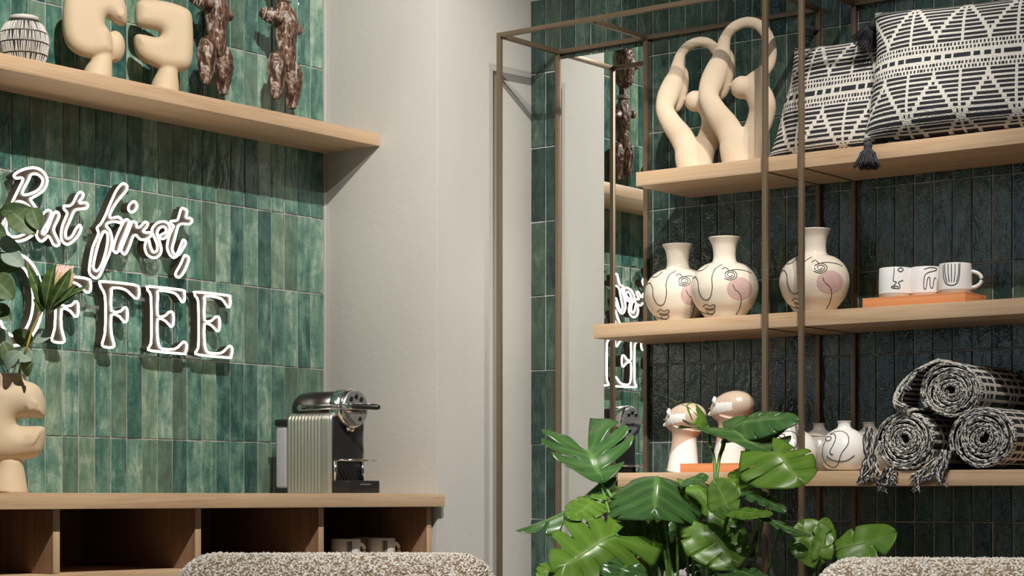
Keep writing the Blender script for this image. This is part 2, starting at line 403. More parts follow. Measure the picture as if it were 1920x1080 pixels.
LS = [c2([(700,500),(750,450),(820,440),(860,470),(865,520),(830,590),(790,605),(765,585),(785,565),(822,545),(830,510),(800,487),(762,508),(745,560),(770,640),(785,720),(760,770),(710,790),(650,760),(625,690),(640,620),(665,620),(680,680),(710,735),(745,710),(740,650),(710,580),(695,540)])]
LT2 = [c2([(985,310),(1030,330),(1028,375),(1025,400),(1070,410),(1080,440),(1050,465),(990,460),(950,480),(930,540),(910,620),(890,700),(910,752),(940,740),(970,670),(995,615),(1018,640),(1000,690),(950,760),(900,787),(860,750),(840,680),(860,580),(890,510),(900,480),(870,455),(880,435),(930,430),(950,400),(970,330)])]
LC = [c2([(1020,765),(1050,790),(1040,840),(1000,930),(960,975),(925,965),(925,930),(970,850),(1000,780)])]
LFs = [cF([(458,615),(475,608),(615,622),(640,640),(638,680),(620,685),(590,655),(560,640),(518,638),(513,660),(513,742),(555,745),(570,728),(585,735),(585,785),(570,795),(550,770),(513,762),(513,850),(525,895),(518,912),(478,908),(470,892),(482,850),(486,750),(482,670),(467,640)])]
LEs = [c4([(195,215),(215,200),(540,235),(572,262),(572,340),(545,357),(500,290),(440,258),(310,243),(303,300),(300,490),(370,500),(410,462),(448,458),(462,500),(457,590),(430,605),(380,552),(302,530),(300,700),(312,790),(350,832),(470,835),(530,790),(565,760),(597,790),(582,870),(550,882),(240,852),(203,825),(232,780),(237,600),(232,300),(203,245)])]
def ell(cx, cy, rx, ry, n=14): return [(cx+rx*cos(2*pi*i/n), cy+ry*sin(2*pi*i/n)) for i in range(n)]
LO = [ell(28, 562, 52, 86), ell(28, 562, 34, 68)]
def to_plane(l): return [onx(x, y, SX) for x, y in l]
def letter(outs, sharp=False, dy=0, dz=0):
    loops = []
    for o in outs:
        P = [p+V((0, dy, dz))-sign.location for p in to_plane(o)]
        loops.append(spl(P, 4) if not sharp else spl(P, 2))
    t = MB()
    for lp in loops: t.tube(lp, .0028, 7, closed=True)
    a = fin('letter', t, EMIT, sign, smooth=True)
    me = slab([[(p.y, p.z) for p in lp] for lp in loops], .013, 0)      # local x -> y axis
    me.transform(Matrix.Rotation(pi/2, 4, 'Z')); me.transform(Matrix.Translation((SX-.0158, 0, 0)))
    newobj('letter_backing', me, HOUS, a)
    return a
for L_ in (LB, LU, LT, LF, LI, LI2, LR, LS, LT2, LC, LO): letter(L_)
F2 = onx(202.8, 651.9, SX); F1 = onx(109, 642.6, SX); letter(LFs, True); letter(LFs, True, F1.y-F2.y, F1.z-F2.z)
E1 = onx(276.1, 538, SX); E2 = onx(365, 548.5, SX); letter(LEs, True); letter(LEs, True, E2.y-E1.y, E2.z-E1.z)
# the C stands left of the frame's edge
cpt = [(-118, 520), (-124, 495), (-150, 478), (-182, 490), (-205, 530), (-208, 565), (-200, 605), (-175, 638), (-145, 640), (-120, 615), (-114, 590), (-128, 592), (-145, 618), (-168, 615), (-185, 590), (-190, 560), (-186, 520), (-168, 498), (-148, 498), (-132, 525)]
letter([[(x+80, y) for x, y in cpt]])
for (a, b) in (((160, 432), (172, 436)), ((160, 575), (190, 577)), ((345, 668), (360, 670)), ((250, 560), (276, 563)), ((92, 560), (100, 561))):
    p, q = onx(*a, SX-.024)-sign.location, onx(*b, SX-.024)-sign.location; fin('connector', MB().box((p.x-.002, p.y, min(p.z, q.z)-.004), (q.x+.002, q.y, max(p.z, q.z)+.004)), CORD, sign)
for (x, y) in ((30, 330), (232, 350), (330, 390), (280, 545), (370, 555), (200, 640), (290, 655), (420, 665), (70, 440), (195, 510)):
    p = onx(x, y, 0)-sign.location; fin('standoff', MB().lathe([(.003, 0), (.003, SX-.024)], 8, (p.x, p.y, p.z), 'x'), CORD, sign)
tag(sign, 'glowing white neon sign reading But first, COFFEE on the green tiles', 'sign')


# ================================================================ things on the high left shelf
def frot(f, o): o.rotation_euler = (0, 0, f.a); o.location = f.P; return o
SHL = 1.9612
# round woven pot
def basket():
    c = onx(45, 100, .1); r = root('woven_pot', (c.x, c.y, SHL))
    prof = [(.030,0),(.040,.006),(.050,.03),(.0545,.055),(.052,.078),(.042,.098),(.030,.110),(.030,.117),(.026,.117),(.026,.105)]
    fin('pot_body', MB().lathe(prof, 48), mat('pot_dark', (.025,.022,.02), .6), r, smooth=True)
    def rad(h):
        for (a, b), (c_, d) in zip(prof[:8], prof[1:8]):
            if b <= h <= d: return a+(c_-a)*(h-b)/max(d-b, 1e-6)
        return .03
    m = MB()
    for h0, h1 in ((.003, .028), (.031, .053), (.056, .077), (.080, .101)):
        n = 78
        for i in range(n):
            a = 2*pi*i/n+random.uniform(-.01, .01); tw = random.uniform(-.02, .02)
            pts = [V(((rad(h)+.0004)*cos(a+tw*k), (rad(h)+.0004)*sin(a+tw*k), h)) for k, h in enumerate(np.linspace(h0, h1, 4))]
            m.tube(pts, random.uniform(.0012, .0018), 4)
    s = fin('woven_strips', m, mat('pot_strips', (.52,.49,.44), .6), r); s['kind'] = 'stuff'
    fin('rim', MB().lathe([(.029,.108),(.0325,.110),(.0325,.117),(.029,.1185),(.027,.117)], 48), mat('pot_rim', (.6,.56,.5), .6), r, smooth=True)
    tag(r, 'round black and white striped woven pot at the left end of the high shelf', 'pot')
basket()
def head_sculpture(f, outline, leg, name, label, org=(100, 0), k=6, th=.026, extra=None, md='sculpture', voxel=.0032, leg_top=.6):
    cv = lambda p: f(org[0]+p[0]/k, org[1]+p[1]/k)
    ol = spl([V((*cv(p), 0)) for p in outline], 5)
    meshes = [slab([[(p.x, p.y) for p in ol]], .004, th, 6)]
    (bx, by, br), (tx, ty, trr) = leg
    b = cv((bx, by)); t = cv((tx, ty)); sc_ = abs(cv((bx+100, by))[0]-b[0])/100
    m = MB(); m.tube([V((b[0], 0, 0)), V((b[0]*.6+t[0]*.4, 0, t[1]*.4)), V((t[0], 0, t[1]*.85)), V((t[0], 0, t[1])), V((t[0], 0, t[1]+trr*sc_*.6))],
                     [br*sc_, br*sc_*.86, trr*sc_*1.05, trr*sc_, trr*sc_*.55], 28, up=(1,0,0))
    meshes.append(m.mesh('leg'))
    if extra: meshes += extra(cv, sc_)
    o = fuse(name, meshes, voxel, BEIGE, None, 7); frot(f, o); tag(o, label, md); return o
P0 = onx(170, 100, .105); f = Face(V((P0.x, P0.y, SHL)), R(58))
def ex1(cv, s):
    p = cv((705, 510)); return [MB().ball((p[0], .016, p[1]), (118*s, .03, 185*s)).mesh('x')]
head_sculpture(f, [(104,100),(104,300),(130,450),(200,560),(320,630),(430,650),(560,640),(660,600),(655,450),(625,350),(580,290),(580,230),(610,195),(700,260),(800,290),(828,200),(810,60),(760,-40),(650,-100),(450,-130),(250,-110),(140,-20)],
    ((480,830,180),(565,600,95)), 'head_sculpture', 'beige ceramic head sculpture with open mouth facing right, beside the striped pot', extra=ex1)
P0 = onx(305, 100, .105); f = Face(V((P0.x, P0.y, SHL)), R(58))
head_sculpture(f, [(918,150),(925,60),(965,12),(1060,2),(1250,20),(1440,78),(1540,150),(1565,300),(1568,600),(1540,740),(1480,795),(1400,800),(1250,790),(1150,752),(1000,680),(930,590),(905,490),(912,410),(965,388),(1150,425),(1205,400),(1205,365),(1150,335),(1000,310),(930,275)],
    ((1242,1000,175),(1300,700,90)), 'head_sculpture', 'beige ceramic head sculpture with open mouth facing left, next to the carved figures')

WOODC = mat('weathered_wood', rough=.3); g = NG(WOODC); v_ = g.coords((1,1,.35)); n_ = g.noise(v_, 55, 5, .7, 1.2)
g.l(g.ramp(n_, [(.34,(.022,.012,.009)),(.47,(.085,.042,.026)),(.55,(.20,.11,.065)),(.61,(.42,.37,.34)),(.8,(.62,.58,.56))]), g.b.inputs['Base Color']); g.bump(n_, .8, .004)
WPALE = mat('pale_worn_wood', (.46,.42,.40), .5)
def figure(px, f_org, label):
    P0 = onx(px, 100, .105); f = Face(V((P0.x, P0.y, SHL)), R(60)); r = root('carved_figure'); frot(f, r)
    # measured on the right figure: pixels of the photograph relative to its own axis
    DD = (P0-CAM).dot(V((-sA, cA, 0))); s = DD/F; bx = 531; lx = s/cos(R(60)-AX); y0_ = HZ-(SHL-CZ)*F/5.222
    def q(x, y): return ((340+x/4.908-bx)*lx, (y0_-y/4.908)*s)
    def Q(x, y, d=0): a = q(x, y); return V((a[0], d, a[1]))
    w_ = s/4.908
    T = MB()
    T.tube([Q(935,20), Q(950,100), Q(960,200), Q(965,300), Q(960,400), Q(975,500), Q(990,600), Q(995,650)], [60*w_,105*w_,118*w_,108*w_,96*w_,86*w_,55*w_,16*w_], 20, flat=.85, up=(0,1,0))
    T.tube([Q(930,170), Q(850,150), Q(770,125), Q(735,110)], [85*w_,72*w_,56*w_,40*w_], 16)
    T.tube([Q(1000,180,.01), Q(1070,225,.02), Q(1110,240,.03)], [60*w_,62*w_,45*w_], 14)
    T.ball(Q(870,180,-.03), 45*w_)
    def dsp(c): return .0016*mn.noise(V(c)*90)+.001*mn.noise(V((c.x*200, c.y*200, c.z*60)))
    b = fuse('torso', [T.mesh('t')], .0026, WOODC, r, 4, disp=dsp)
    for k_ in range(4):      # carved arm rings
        c = Q(905-45*k_, 160-12*k_); rr = (84-8*k_)*w_; d = (Q(930,170)-Q(735,110)).normalized(); e1 = d.cross(V((0,1,0))).normalized()
        fin('arm_ring', MB().tube([c+e1*cos(a)*rr+V((0,1,0))*sin(a)*rr*.98 for a in np.linspace(0, 2*pi, 20, endpoint=False)], .0016, 6, closed=True), WPALE, b, smooth=True)
    for cx_, y0, y1, dd, pinx in ((868, 470, 910, -.012, 845), (1040, 530, 972, .016, 1038)):
        L_ = MB(); L_.tube([Q(cx_,y0-2,dd), Q(cx_,y0+28,dd), Q(cx_,y0+110,dd), Q(cx_,y0+200,dd), Q(cx_-6,y0+320,dd), Q(cx_-8,y1-30,dd), Q(cx_-8,y1,dd)], [20*w_,60*w_,92*w_,90*w_,72*w_,50*w_,42*w_], 20, flat=.9, up=(0,1,0))
        lg = fuse('leg', [L_.mesh('l')], .0026, WOODC, r, 3, disp=dsp)
        a = Q(pinx, y1-40, dd); fin('pin', MB().lathe([(.0028, 0), (.0028, a.z)], 8, (a.x, a.y, 0)), BLACKM, lg)
    # neck, necklace and long carved head
    top = Q(935, 10); N = MB(); N.tube([top-V((0,0,.01)), top+V((0,0,.02)), top+V((0,0,.05))], [.016,.013,.013], 14)
    N.tube([top+V((0,0,.034)), top+V((0,-.004,.05)), top+V((0,-.006,.09)), top+V((0,-.003,.135)), top+V((0,0,.17)), top+V((0,0,.185))], [.010,.026,.032,.034,.026,.010], 20, flat=1.05, up=(0,1,0))
    N.tube([top+V((0,-.034,.125)), top+V((0,-.046,.095))], [.005,.009], 10)
    hd = fuse('head', [N.mesh('n')], .0026, WOODC, r, 3, disp=dsp)
    for sx in (-1, 1):
        c = top+V((.016*sx, -.033, .115)); fin('eye', MB().tube([c+V((cos(a)*.009, 0, sin(a)*.012)) for a in np.linspace(0, 2*pi, 16, endpoint=False)], .002, 6, closed=True), WPALE, hd, smooth=True)
    c = top+V((0, -.030, .068)); fin('mouth', MB().tube([c+V((cos(a)*.015, 0, sin(a)*.008)) for a in np.linspace(0, 2*pi, 18, endpoint=False)], .003, 6, closed=True), WPALE, hd, smooth=True)
    for k_ in range(2):
        c = top+V((0, 0, .004+.006*k_)); fin('necklace', MB().tube([c+V((cos(a)*(.0185+.003*(1-k_)), sin(a)*(.0185+.003*(1-k_)), 0)) for a in np.linspace(0, 2*pi, 20, endpoint=False)], .0018, 6, closed=True), WPALE, hd, smooth=True)
    tag(r, label, 'figure')
    return r
figure(531, 0, 'carved dark wooden figure on thin black pins, nearest the shelf end')
figure(401, 0, 'carved dark wooden figure on thin black pins, beside the beige head sculpture')

# ================================================================ counter: vase with branches, coffee machine
P0 = onx(13, 900, .27); CTZ = 1.0067
f = Face(V((P0.x, P0.y, CTZ)), R(50))
vr = root('sculptural_vase'); frot(f, vr)
def ex2(cv, s):
    a = cv((55, 45)); b = cv((55, 150)); return [MB().tube([V((b[0], 0, b[1])), V((a[0], 0, a[1]))], 152*s, 32, up=(1,0,0)).mesh('n')]
ov = head_sculpture(f, [(210,105),(300,140),(350,210),(370,320),(362,395),(325,407),(200,405),(150,412),(136,438),(160,468),(330,470),(366,500),(362,600),(320,700),(210,742),(60,760),(-120,740),(-240,640),(-270,450),(-250,260),(-160,140),(-40,100),(90,98)],
    ((60,985,172),(80,760,110)), 'vase_body', None, (0, 690), 4.318, .040, ex2, None)
ov.parent = vr; ov.location = (0,0,0); ov.rotation_euler = (0,0,0)
for k_ in ('label', 'category'):
    if k_ in ov: del ov[k_]
tag(vr, 'beige ceramic vase with a side notch on the countertop, holding green branches', 'vase')
nk = f(13, 700)
# branches
def vein_mat(name, c1, c2, vein, rough=.35, sss=.0):
    m = mat(name, c1, rough); g = NG(m); at_ = g.n('Attribute', attribute_name='Col'); v = g.coords()
    n = g.noise(v, 18, 4, .6); c = g.mix(n, c1, c2)
    g.l(g.mix(g.math('MULTIPLY', at_.outputs['Fac'], .85), c, vein), g.b.inputs['Base Color'])
    g.bump(at_.outputs['Fac'], -.35, .004)
    tr_ = g.n('BsdfTranslucent'); g.l(g.mix(.4, c, (.32,.50,.07)), tr_.inputs[0]); mx = g.n('MixShader', _Fac=.24)
    out = [x for x in g.t.nodes if x.type == 'OUTPUT_MATERIAL'][0]
    g.l(g.b.outputs[0], mx.inputs[1]); g.l(tr_.outputs[0], mx.inputs[2]); g.l(mx.outputs[0], out.inputs[0]); return m
EUC = vein_mat('eucalyptus_leaf', (.085,.14,.055), (.13,.19,.08), (.26,.34,.17), .5)
EUCP = vein_mat('pale_eucalyptus_leaf', (.30,.40,.31), (.38,.48,.39), (.5,.58,.45), .55)
PROL = vein_mat('protea_leaf', (.055,.12,.035), (.10,.18,.055), (.38,.45,.16), .3)
MONL = vein_mat('monstera_leaf', (.035,.105,.028), (.065,.155,.042), (.17,.29,.09), .24)
MONB = vein_mat('young_monstera_leaf', (.080,.185,.018), (.14,.27,.035), (.25,.38,.09), .32)
STEMG = mat('green_stem', (.09,.20,.035), .45); STEMB = mat('brown_twig', (.16,.11,.06), .7); STEMY = mat('yellow_green_stem', (.38,.30,.05), .5)
def setcol(me, vals):
    a = me.color_attributes.new('Col', 'FLOAT_COLOR', 'POINT'); a.data.foreach_set('color', np.repeat(np.array(vals, dtype=np.float32), 4).tolist())
def simple_leaf(A, T, W, nrm, prof, mt, parent, name='leaf', cup=.12, curl=.1, n=12, m=6):
    A = V(A); T = V(T); d = T-A; L = d.length; d.normalize(); N = V(nrm); N = (N-d*N.dot(d)).normalized(); S = d.cross(N)
    vs = []; fs = []; col = []
    for i in range(n+1):
        s_ = i/n; wd = prof(s_)*W/2
        for j in range(-m, m+1):
            t = j/m; vs.append(A+d*(L*s_)+S*(wd*t)+N*(cup*W*t*t*prof(s_)+curl*L*(-(2*s_-1)**2+1)))
            col.append(max(0, 1-abs(j)/.8) + (.25 if (i % 3 == 0 and j) else 0))
    w2 = 2*m+1
    for i in range(n):
        for j in range(2*m): fs.append((i*w2+j, i*w2+j+1, (i+1)*w2+j+1, (i+1)*w2+j))
    me = bpy.data.meshes.new(name); me.from_pydata([tuple(p) for p in vs], [], fs); setcol(me, col)
    o = newobj(name, me, mt, parent, smooth=True)
    so = o.modifiers.new('s', 'SOLIDIFY'); so.thickness = .0006; return o
rnd_leaf = lambda s_: max(.02, sin(pi*s_**.9))**.62
lance = lambda s_: max(.03, sin(pi*s_**.85))**.8
RV = V((cA, sA, 0)); FW = V((-sA, cA, 0)); UP = V((0,0,1))
DV = (P0-CAM).dot(FW)
def cn(r_, u_, t_): return RV*r_+UP*u_-FW*t_        # direction in right / up / towards terms
eu = root('eucalyptus_branch', V((P0.x, P0.y, CTZ+.17))); eul = eu.location.copy()
LV = [((0,395),(72,400),30,0),((22,398),(66,440),46,0),((60,390),(75,432),30,1),((-20,425),(12,440),20,0),((5,470),(45,500),30,2),((-10,480),(38,505),50,0),((-15,520),(26,560),46,0),((-10,545),(20,555),28,0),((-12,575),(22,600),28,0),
      ((-20,450),(40,470),30,2),((60,640),(24,622),30,0),((62,635),(95,632),28,2),((10,640),(-5,625),24,2),((24,690),(5,640),24,0),((44,665),(60,680),24,2),((35,660),(59,676),20,3),((45,700),(60,680),22,0),((10,690),(40,660),22,2),((-15,620),(25,650),26,2),((-30,560),(-5,600),36,0),((-40,500),(-5,470),40,0),((-30,600),(5,660),30,0)]
# leaves as seen: base pixel, tip pixel, breadth in pixels, tone
for i, (a, b, wd, tn) in enumerate(LV):
    dd = DV+random.uniform(-.07, .05); A = atd(*a, dd)-eul; B = atd(*b, dd-.02)-eul
    if (B-A).length < .038: B = A+(B-A).normalized()*.040
    simple_leaf(A, B, max(wd, 28)*DV/F*1.15, cn(random.uniform(-.4,.4), random.uniform(-.1,.6), 1), rnd_leaf, EUCP if tn >= 2 else EUC, eu, cup=.1)
def twig(pts, rad, m, par, off, nm='twig'):
    P = spl([atd(x, y, d)-off for x, y, d in pts], 5, False)
    return fin(nm, MB().tube(P, [rad*(1-.5*i/len(P)) for i in range(len(P))], 8), m, par, smooth=True)
twig([(20,760,DV),(15,700,DV),(0,620,DV),(-10,540,DV),(-5,460,DV),(10,400,DV-.02)], .0016, STEMB, eu, eul)
twig([(15,720,DV),(28,690,DV-.02),(40,655,DV-.03),(50,640,DV-.04)], .0011, STEMB, eu, eul)
twig([(15,710,DV),(-10,660,DV),(-30,600,DV)], .0012, STEMB, eu, eul)
tag(eu, 'round-leaved eucalyptus branch in the notched beige vase on the counter', 'branch')
pr = root('protea_stem', V((P0.x, P0.y, CTZ+.17))); prl = pr.location.copy()
D2 = DV-.06
twig([(28,770,DV),(36,700,DV),(48,660,D2),(60,620,D2),(75,590,D2),(86,574,D2)], .0034, STEMY, pr, prl, 'stem')
PL = [((84,580),(50,494),22,(.3,.2,1)),((86,578),(104,492),27,(-.2,.1,1)),((84,578),(72,515),24,(-.6,.1,1)),((92,576),(134,503),24,(.5,.2,1)),((88,592),(168,535),18,(.1,.7,1)),((96,582),(143,532),14,(.5,.3,.8)),((80,585),(62,560),10,(0,.2,1)),((92,580),(150,545),14,(.3,.6,.8))]
for a, b, wd, nn in PL:
    simple_leaf(atd(*a, D2)-prl, atd(*b, D2-.02)-prl, wd*D2/F, cn(*nn), lance, PROL, pr, cup=.3, curl=.06)
m = MB(); cB = atd(100, 575, D2+.012)-prl; cT = atd(124, 497, D2+.012)-prl
for i in range(90):
    a = random.uniform(0, 2*pi); rr = sqrt(random.random())*.021; o_ = RV*cos(a)*rr+FW*sin(a)*rr
    m.tube([cB+o_*.3, (cB+cT)/2+o_*1.0, cT+o_*.85-(cT-cB)*random.uniform(0, .08)], [.0014, .0022, .0013], 5)
s = fin('petals', m, mat('pale_pink_petals', (.72,.50,.44), .6), pr, smooth=True); s['kind'] = 'stuff'
m = MB()
for i in range(26):
    a = 2*pi*i/26; o_ = RV*cos(a)*.0235+FW*sin(a)*.0235
    m.tube([cB+o_*.4, (cB*.55+cT*.45)+o_*1.0, (cB*.2+cT*.8)+o_*.95], [.002, .0034, .0012], 5)
s = fin('bracts', m, mat('golden_bracts', (.50,.36,.17), .6), pr, smooth=True); s['kind'] = 'stuff'
tag(pr, 'pale pink protea flower with long green leaves in front of the neon letters', 'flower')

def machine():
    yc = -.624; r = root('coffee_machine', (.22, yc, CTZ))
    X = lambda px, y=-.685: onx_y(px, y)-.22
    def onx_y(px, y): return ony(px, 0, y).x
    xa, xb = X(535), X(621)            # ribbed silver housing
    zt = .205; y0, y1 = -.062, .058
    # housing with rounded top; its ribs run up both sides and over the roof
    m = MB(); nx = 84; cr = .022; sec = []
    for k in range(9): a = pi/2*k/8; sec.append((y0+cr-cr*cos(a), zt-cr+cr*sin(a), -cos(a), sin(a)))
    for k in range(9): a = pi/2*(1-k/8); sec.append((y1-cr+cr*cos(a), zt-cr+cr*sin(a), cos(a), sin(a)))
    sec = [(y0, .001, -1, 0), (y0, .09, -1, 0)]+sec+[(y1, .09, 1, 0), (y1, .001, 1, 0)]
    vs = []; fs = []
    xr = xa+(xb-xa)*.80
    for i in range(nx+1):
        x = xa+(xb-xa)*i/nx
        dd = -.0016*(.5-.5*cos(2*pi*(x-xa)/((xr-xa)/11))) if x < xr else 0
        e = min(x-xa, xb-x); rr = .012; dd -= 0 if e > rr else rr-sqrt(max(0, rr*rr-(rr-e)**2))
        for (y, z, ny, nz) in sec: vs.append((x, y+ny*dd, z+nz*dd if z > .02 else z))
    n = len(sec)
    for i in range(nx):
        for k in range(n-1): fs.append((i*n+k, i*n+k+1, (i+1)*n+k+1, (i+1)*n+k))
    fs.append(tuple(range(n))); fs.append(tuple(nx*n+k for k in range(n))[::-1])
    m.add(vs, fs); fin('ribbed_housing', m, SATIN, r, angle=R(50), fixn=True)
    xc = xb+.004
    fin('front_column', MB().box((xb-.010, y0+.006, .001), (xc, y1-.004, zt-.012)), DARK, r, bev=.002)
    fin('column_edge', MB().box((xb-.012, y1-.006, .03), (xc+.001, y1-.001, zt-.01)), SATIN, r, bev=.001)
    zc_ = .214; xf = X(668, -.626); xm = xf-.050; xk = X(556, -.64)
    fin('brewing_head', MB().lathe([(.020,xk-.002),(.036,xk+.004),(.043,xk+.016),(.045,xk+.04),(.045,xm)], 48, (0,-.002,zc_), 'x'), GUN, r, smooth=True)
    hd = fin('head_front', MB().lathe([(.046,xm-.001),(.0500,xm+.002),(.0505,xf-.016),(.0495,xf-.010),(.044,xf-.006)], 56, (0,-.002,zc_), 'x'), CHROME, r, smooth=True)
    fin('face_plate', MB().lathe([(.0455,xf-.008),(.0455,xf-.0025),(.044,xf-.001)], 56, (0,-.002,zc_), 'x'), mat('brushed_face', (.62,.62,.63), .3, .8), hd, angle=R(30))
    for dy, dz in ((-.019, .023), (0, .030), (.019, .023)): fin('button', MB().lathe([(.0062, xf-.002), (.0062, xf+.0012), (.005, xf+.0018)], 20, (0, dy-.002, zc_+dz), 'x'), DARK, hd)
    fin('button', MB().lathe([(.0055, xf-.002), (.0055, xf+.0012)], 20, (0, .012, zc_-.026), 'x'), DARK, hd)
    fin('badge', MB().box((xf-.002, -.040, zc_-.012), (xf+.0008, .036, zc_-.002)), CHROME, hd, bev=.0006)
    # lever: two side arms joined by a grip in front of the face
    lv = root('lever'); lv.parent = r
    zl = zc_+.004; yl = -.056; xl0 = X(563, -.68); xl1 = X(652, -.68); xl2 = X(713, -.64)
    for dz in (.004, -.006): fin('arm', MB().tube([(xl0, yl, zl+dz*1.1), (xl1, yl, zl+dz*.8)], .0022, 10), CHROME, lv, smooth=True)
    fin('pivot', MB().lathe([(.008, yl-.003), (.008, yl+.010)], 20, (xl0, 0, zl-.001), 'y'), CHROME, lv)
    fin('pivot', MB().lathe([(.007, yl-.003), (.007, yl+.008)], 20, (xl1+.004, 0, zl-.001), 'y'), CHROME, lv)
    fin('grip', MB().tube([(xl1+.006, yl+.004, zl-.001), (xl1+.016, yl+.012, zl-.001), (xl2-.006, yl+.036, zl-.004), (xl2, yl+.040, zl-.004)], [.005,.0068,.0068,.004], 14), DARK, lv, smooth=True)
    fin('grip_trim', MB().tube([(xl1+.014, yl+.008, zl+.0055), (xl2-.008, yl+.032, zl+.0030)], .0012, 8), CHROME, lv, smooth=True)
    # spout, cup rest, drip tray
    fin('spout', MB().lathe([(.012, zc_-.058), (.015, zc_-.040)], 20, (xf-.024, -.002, 0)), CHROME, r, smooth=True)
    xt = X(712, -.57)
    tr_ = fin('drip_tray', MB().box((xb, y0+.004, .001), (xt, y1-.004, .032)), DARK, r, bev=.002)
    fin('tray_mark', MB().box((xt-.0002, -.02, .021), (xt+.0004, .02, .024)), SATIN, tr_)
    cr_ = root('cup_rest'); cr_.parent = r; xq = X(702, -.585)-.004
    fin('rest_frame', MB().tube([V(p) for p in ((xb+.006,y0+.008,.083),(xq,y0+.008,.083),(xq+.006,0,.083),(xq,y1-.008,.083),(xb+.006,y1-.008,.083))], .003, 10, closed=True), CHROME, cr_, smooth=True)
    for k in range(6): y = y0+.02+k*(y1-y0-.04)/5; fin('rest_bar', MB().tube([(xb+.006,y,.083),(xq,y,.083)], .0016, 8), CHROME, cr_, smooth=True)
    for (x, y) in ((xb+.008, y0+.008), (xb+.008, y1-.010)): fin('rest_post', MB().tube([(x,y,.032),(x,y,.083)], .0042, 12), CHROME, cr_, smooth=True)
    # water tank
    tk = mat('clear_grey_plastic', (.62,.64,.70), .15); tk.node_tree.nodes['Principled BSDF'].inputs['Transmission Weight'].default_value = .45
    xw = X(511); t = fin('water_tank', MB().box((xw, y0+.010, .012), (xa-.003, y1-.012, .170)), tk, r, bev=.008)
    fin('tank_base', MB().box((xw, y0+.010, .001), (xa, y1-.012, .012)), DARK, r)
    fin('tank_lid', MB().box((xw-.002, y0+.008, .172), (xa+.03, y1-.010, .190)), DARK, t, bev=.005)
    tag(r, 'chrome and black coffee machine with ribbed silver side on the oak countertop', 'coffee machine')
machine()

def add_lines(parent, rayhit, lines, mt, rad=.0008, name='drawn_line', off=.0002, closed=False):
    for ln in lines:
        P = []
        for p in spl([V((*q, 0)) for q in ln], 5, closed):
            h = rayhit(p.x, p.y)
            if h is not None: P.append(h)
        if len(P) > 2: fin(name, MB().tube(P, rad, 6, closed=closed), mt, parent, smooth=True)
def lathe_hit(c, prof):      # where the sight line through a pixel meets a turned surface
    hs = [h for r_, h in prof]
    def rad(z):
        if z < hs[0] or z > hs[-1]: return -1
        for (a, b), (c_, d) in zip(prof, prof[1:]):
            if b <= z <= d: return a+(c_-a)*(z-b)/max(d-b, 1e-6)
        return -1
    def hit(px, py):
        d = ray(px, py); D0 = (V(c)-CAM).dot(FW)
        k = D0-.12
        while k < D0+.02:
            p = CAM+d*k-V(c)
            if hypot(p.x, p.y) < rad(p.z)+.0003: return p
            k += .0004
        return None
    return hit
def smooth_prof(pr_, n=5):
    return [(max(p.x, .001), p.y) for p in spl([V((a, b, 0)) for a, b in pr_], n, False)]
def mug(name_root, cpx, y, zb, hs, r_, h_, hang, lines, label, k=3.6, org=(1500,400), art=None):
    c = ony(cpx, 500, y); c.z = zb
    r = root(name_root, c)
    prof = [(r_*.93, 0), (r_*.97, .004), (r_*.97, .011), (r_, .013), (r_, h_*.6), (r_*.97, h_-.002), (r_*.955, h_), (r_*.90, h_-.002), (r_*.9, .01), (.002, .008)]
    b = fin('cup', MB().lathe(prof[3:8]+[(r_*.9, .016), (.002, .014)], 48), MUGW, r, angle=R(50))
    fin('cup_base', MB().lathe([(r_*.92, 0), (r_*.955, .002), (r_*.985, .0131), (.002, .0132)], 48), CLAY, r, angle=R(40))
    d = V((cos(hang), sin(hang), 0)); P = []
    for a in np.linspace(-1.45, 1.45, 14): P.append(d*(r_*.93+.026*cos(a)+ -.002)+UP*(h_*.50+.0185*sin(a)*1.0))
    fin('handle', MB().tube(P, .0055, 12, flat=.8, up=tuple(UP)), MUGW, r, smooth=True)
    hit = lathe_hit(c, [(q[0], q[1]) for q in prof[:7]])
    add_lines(b, hit, [[(org[0]+x/k, org[1]+yy/k) for x, yy in l] for l in lines], art or BLACKM, .0010)
    tag(r, label, 'mug', 'mugs'); return r

# mugs in the cabinet
c = root('tmp'); bpy.data.objects.remove(c)
def plain_mug(px, y_, label, x_=.30):
    c = onx(px, 1030, x_); p = onx(px, 0, x_)
    r = root('coffee_mug', (x_, p.y, .8352))
    r_, h_ = .0375, .0565
    fin('cup', MB().lathe([(r_*.9,0),(r_,.004),(r_,h_-.002),(r_*.97,h_),(r_*.92,h_-.002),(r_*.9,.008),(.002,.006)], 40), MUGW, r, angle=R(50))
    d = V((.2, .98, 0)).normalized(); fin('handle', MB().tube([d*(r_*.93+.024*cos(a))+UP*(h_*.5+.018*sin(a)) for a in np.linspace(-1.4, 1.4, 12)], .005, 10, up=tuple(UP)), MUGW, r, smooth=True)
    for k_ in range(4): a = 1.2-1.9+.09*k_; fin('painted_stripe', MB().tube([(r_*cos(a)*1.005, r_*sin(a)*1.005, .012), (r_*cos(a)*1.005, r_*sin(a)*1.005, h_-.006)], .0011, 6), BLACKM, r)
    tag(r, label, 'mug')
plain_mug(648, 1020, 'white mug with black stripes in the cabinet, nearer the cabinet divider')
plain_mug(714, 1020, 'white mug in the cabinet, nearer the cabinet end panel')
plain_mug(688, 1020, 'white mug standing behind the two front mugs in the cabinet', .20)

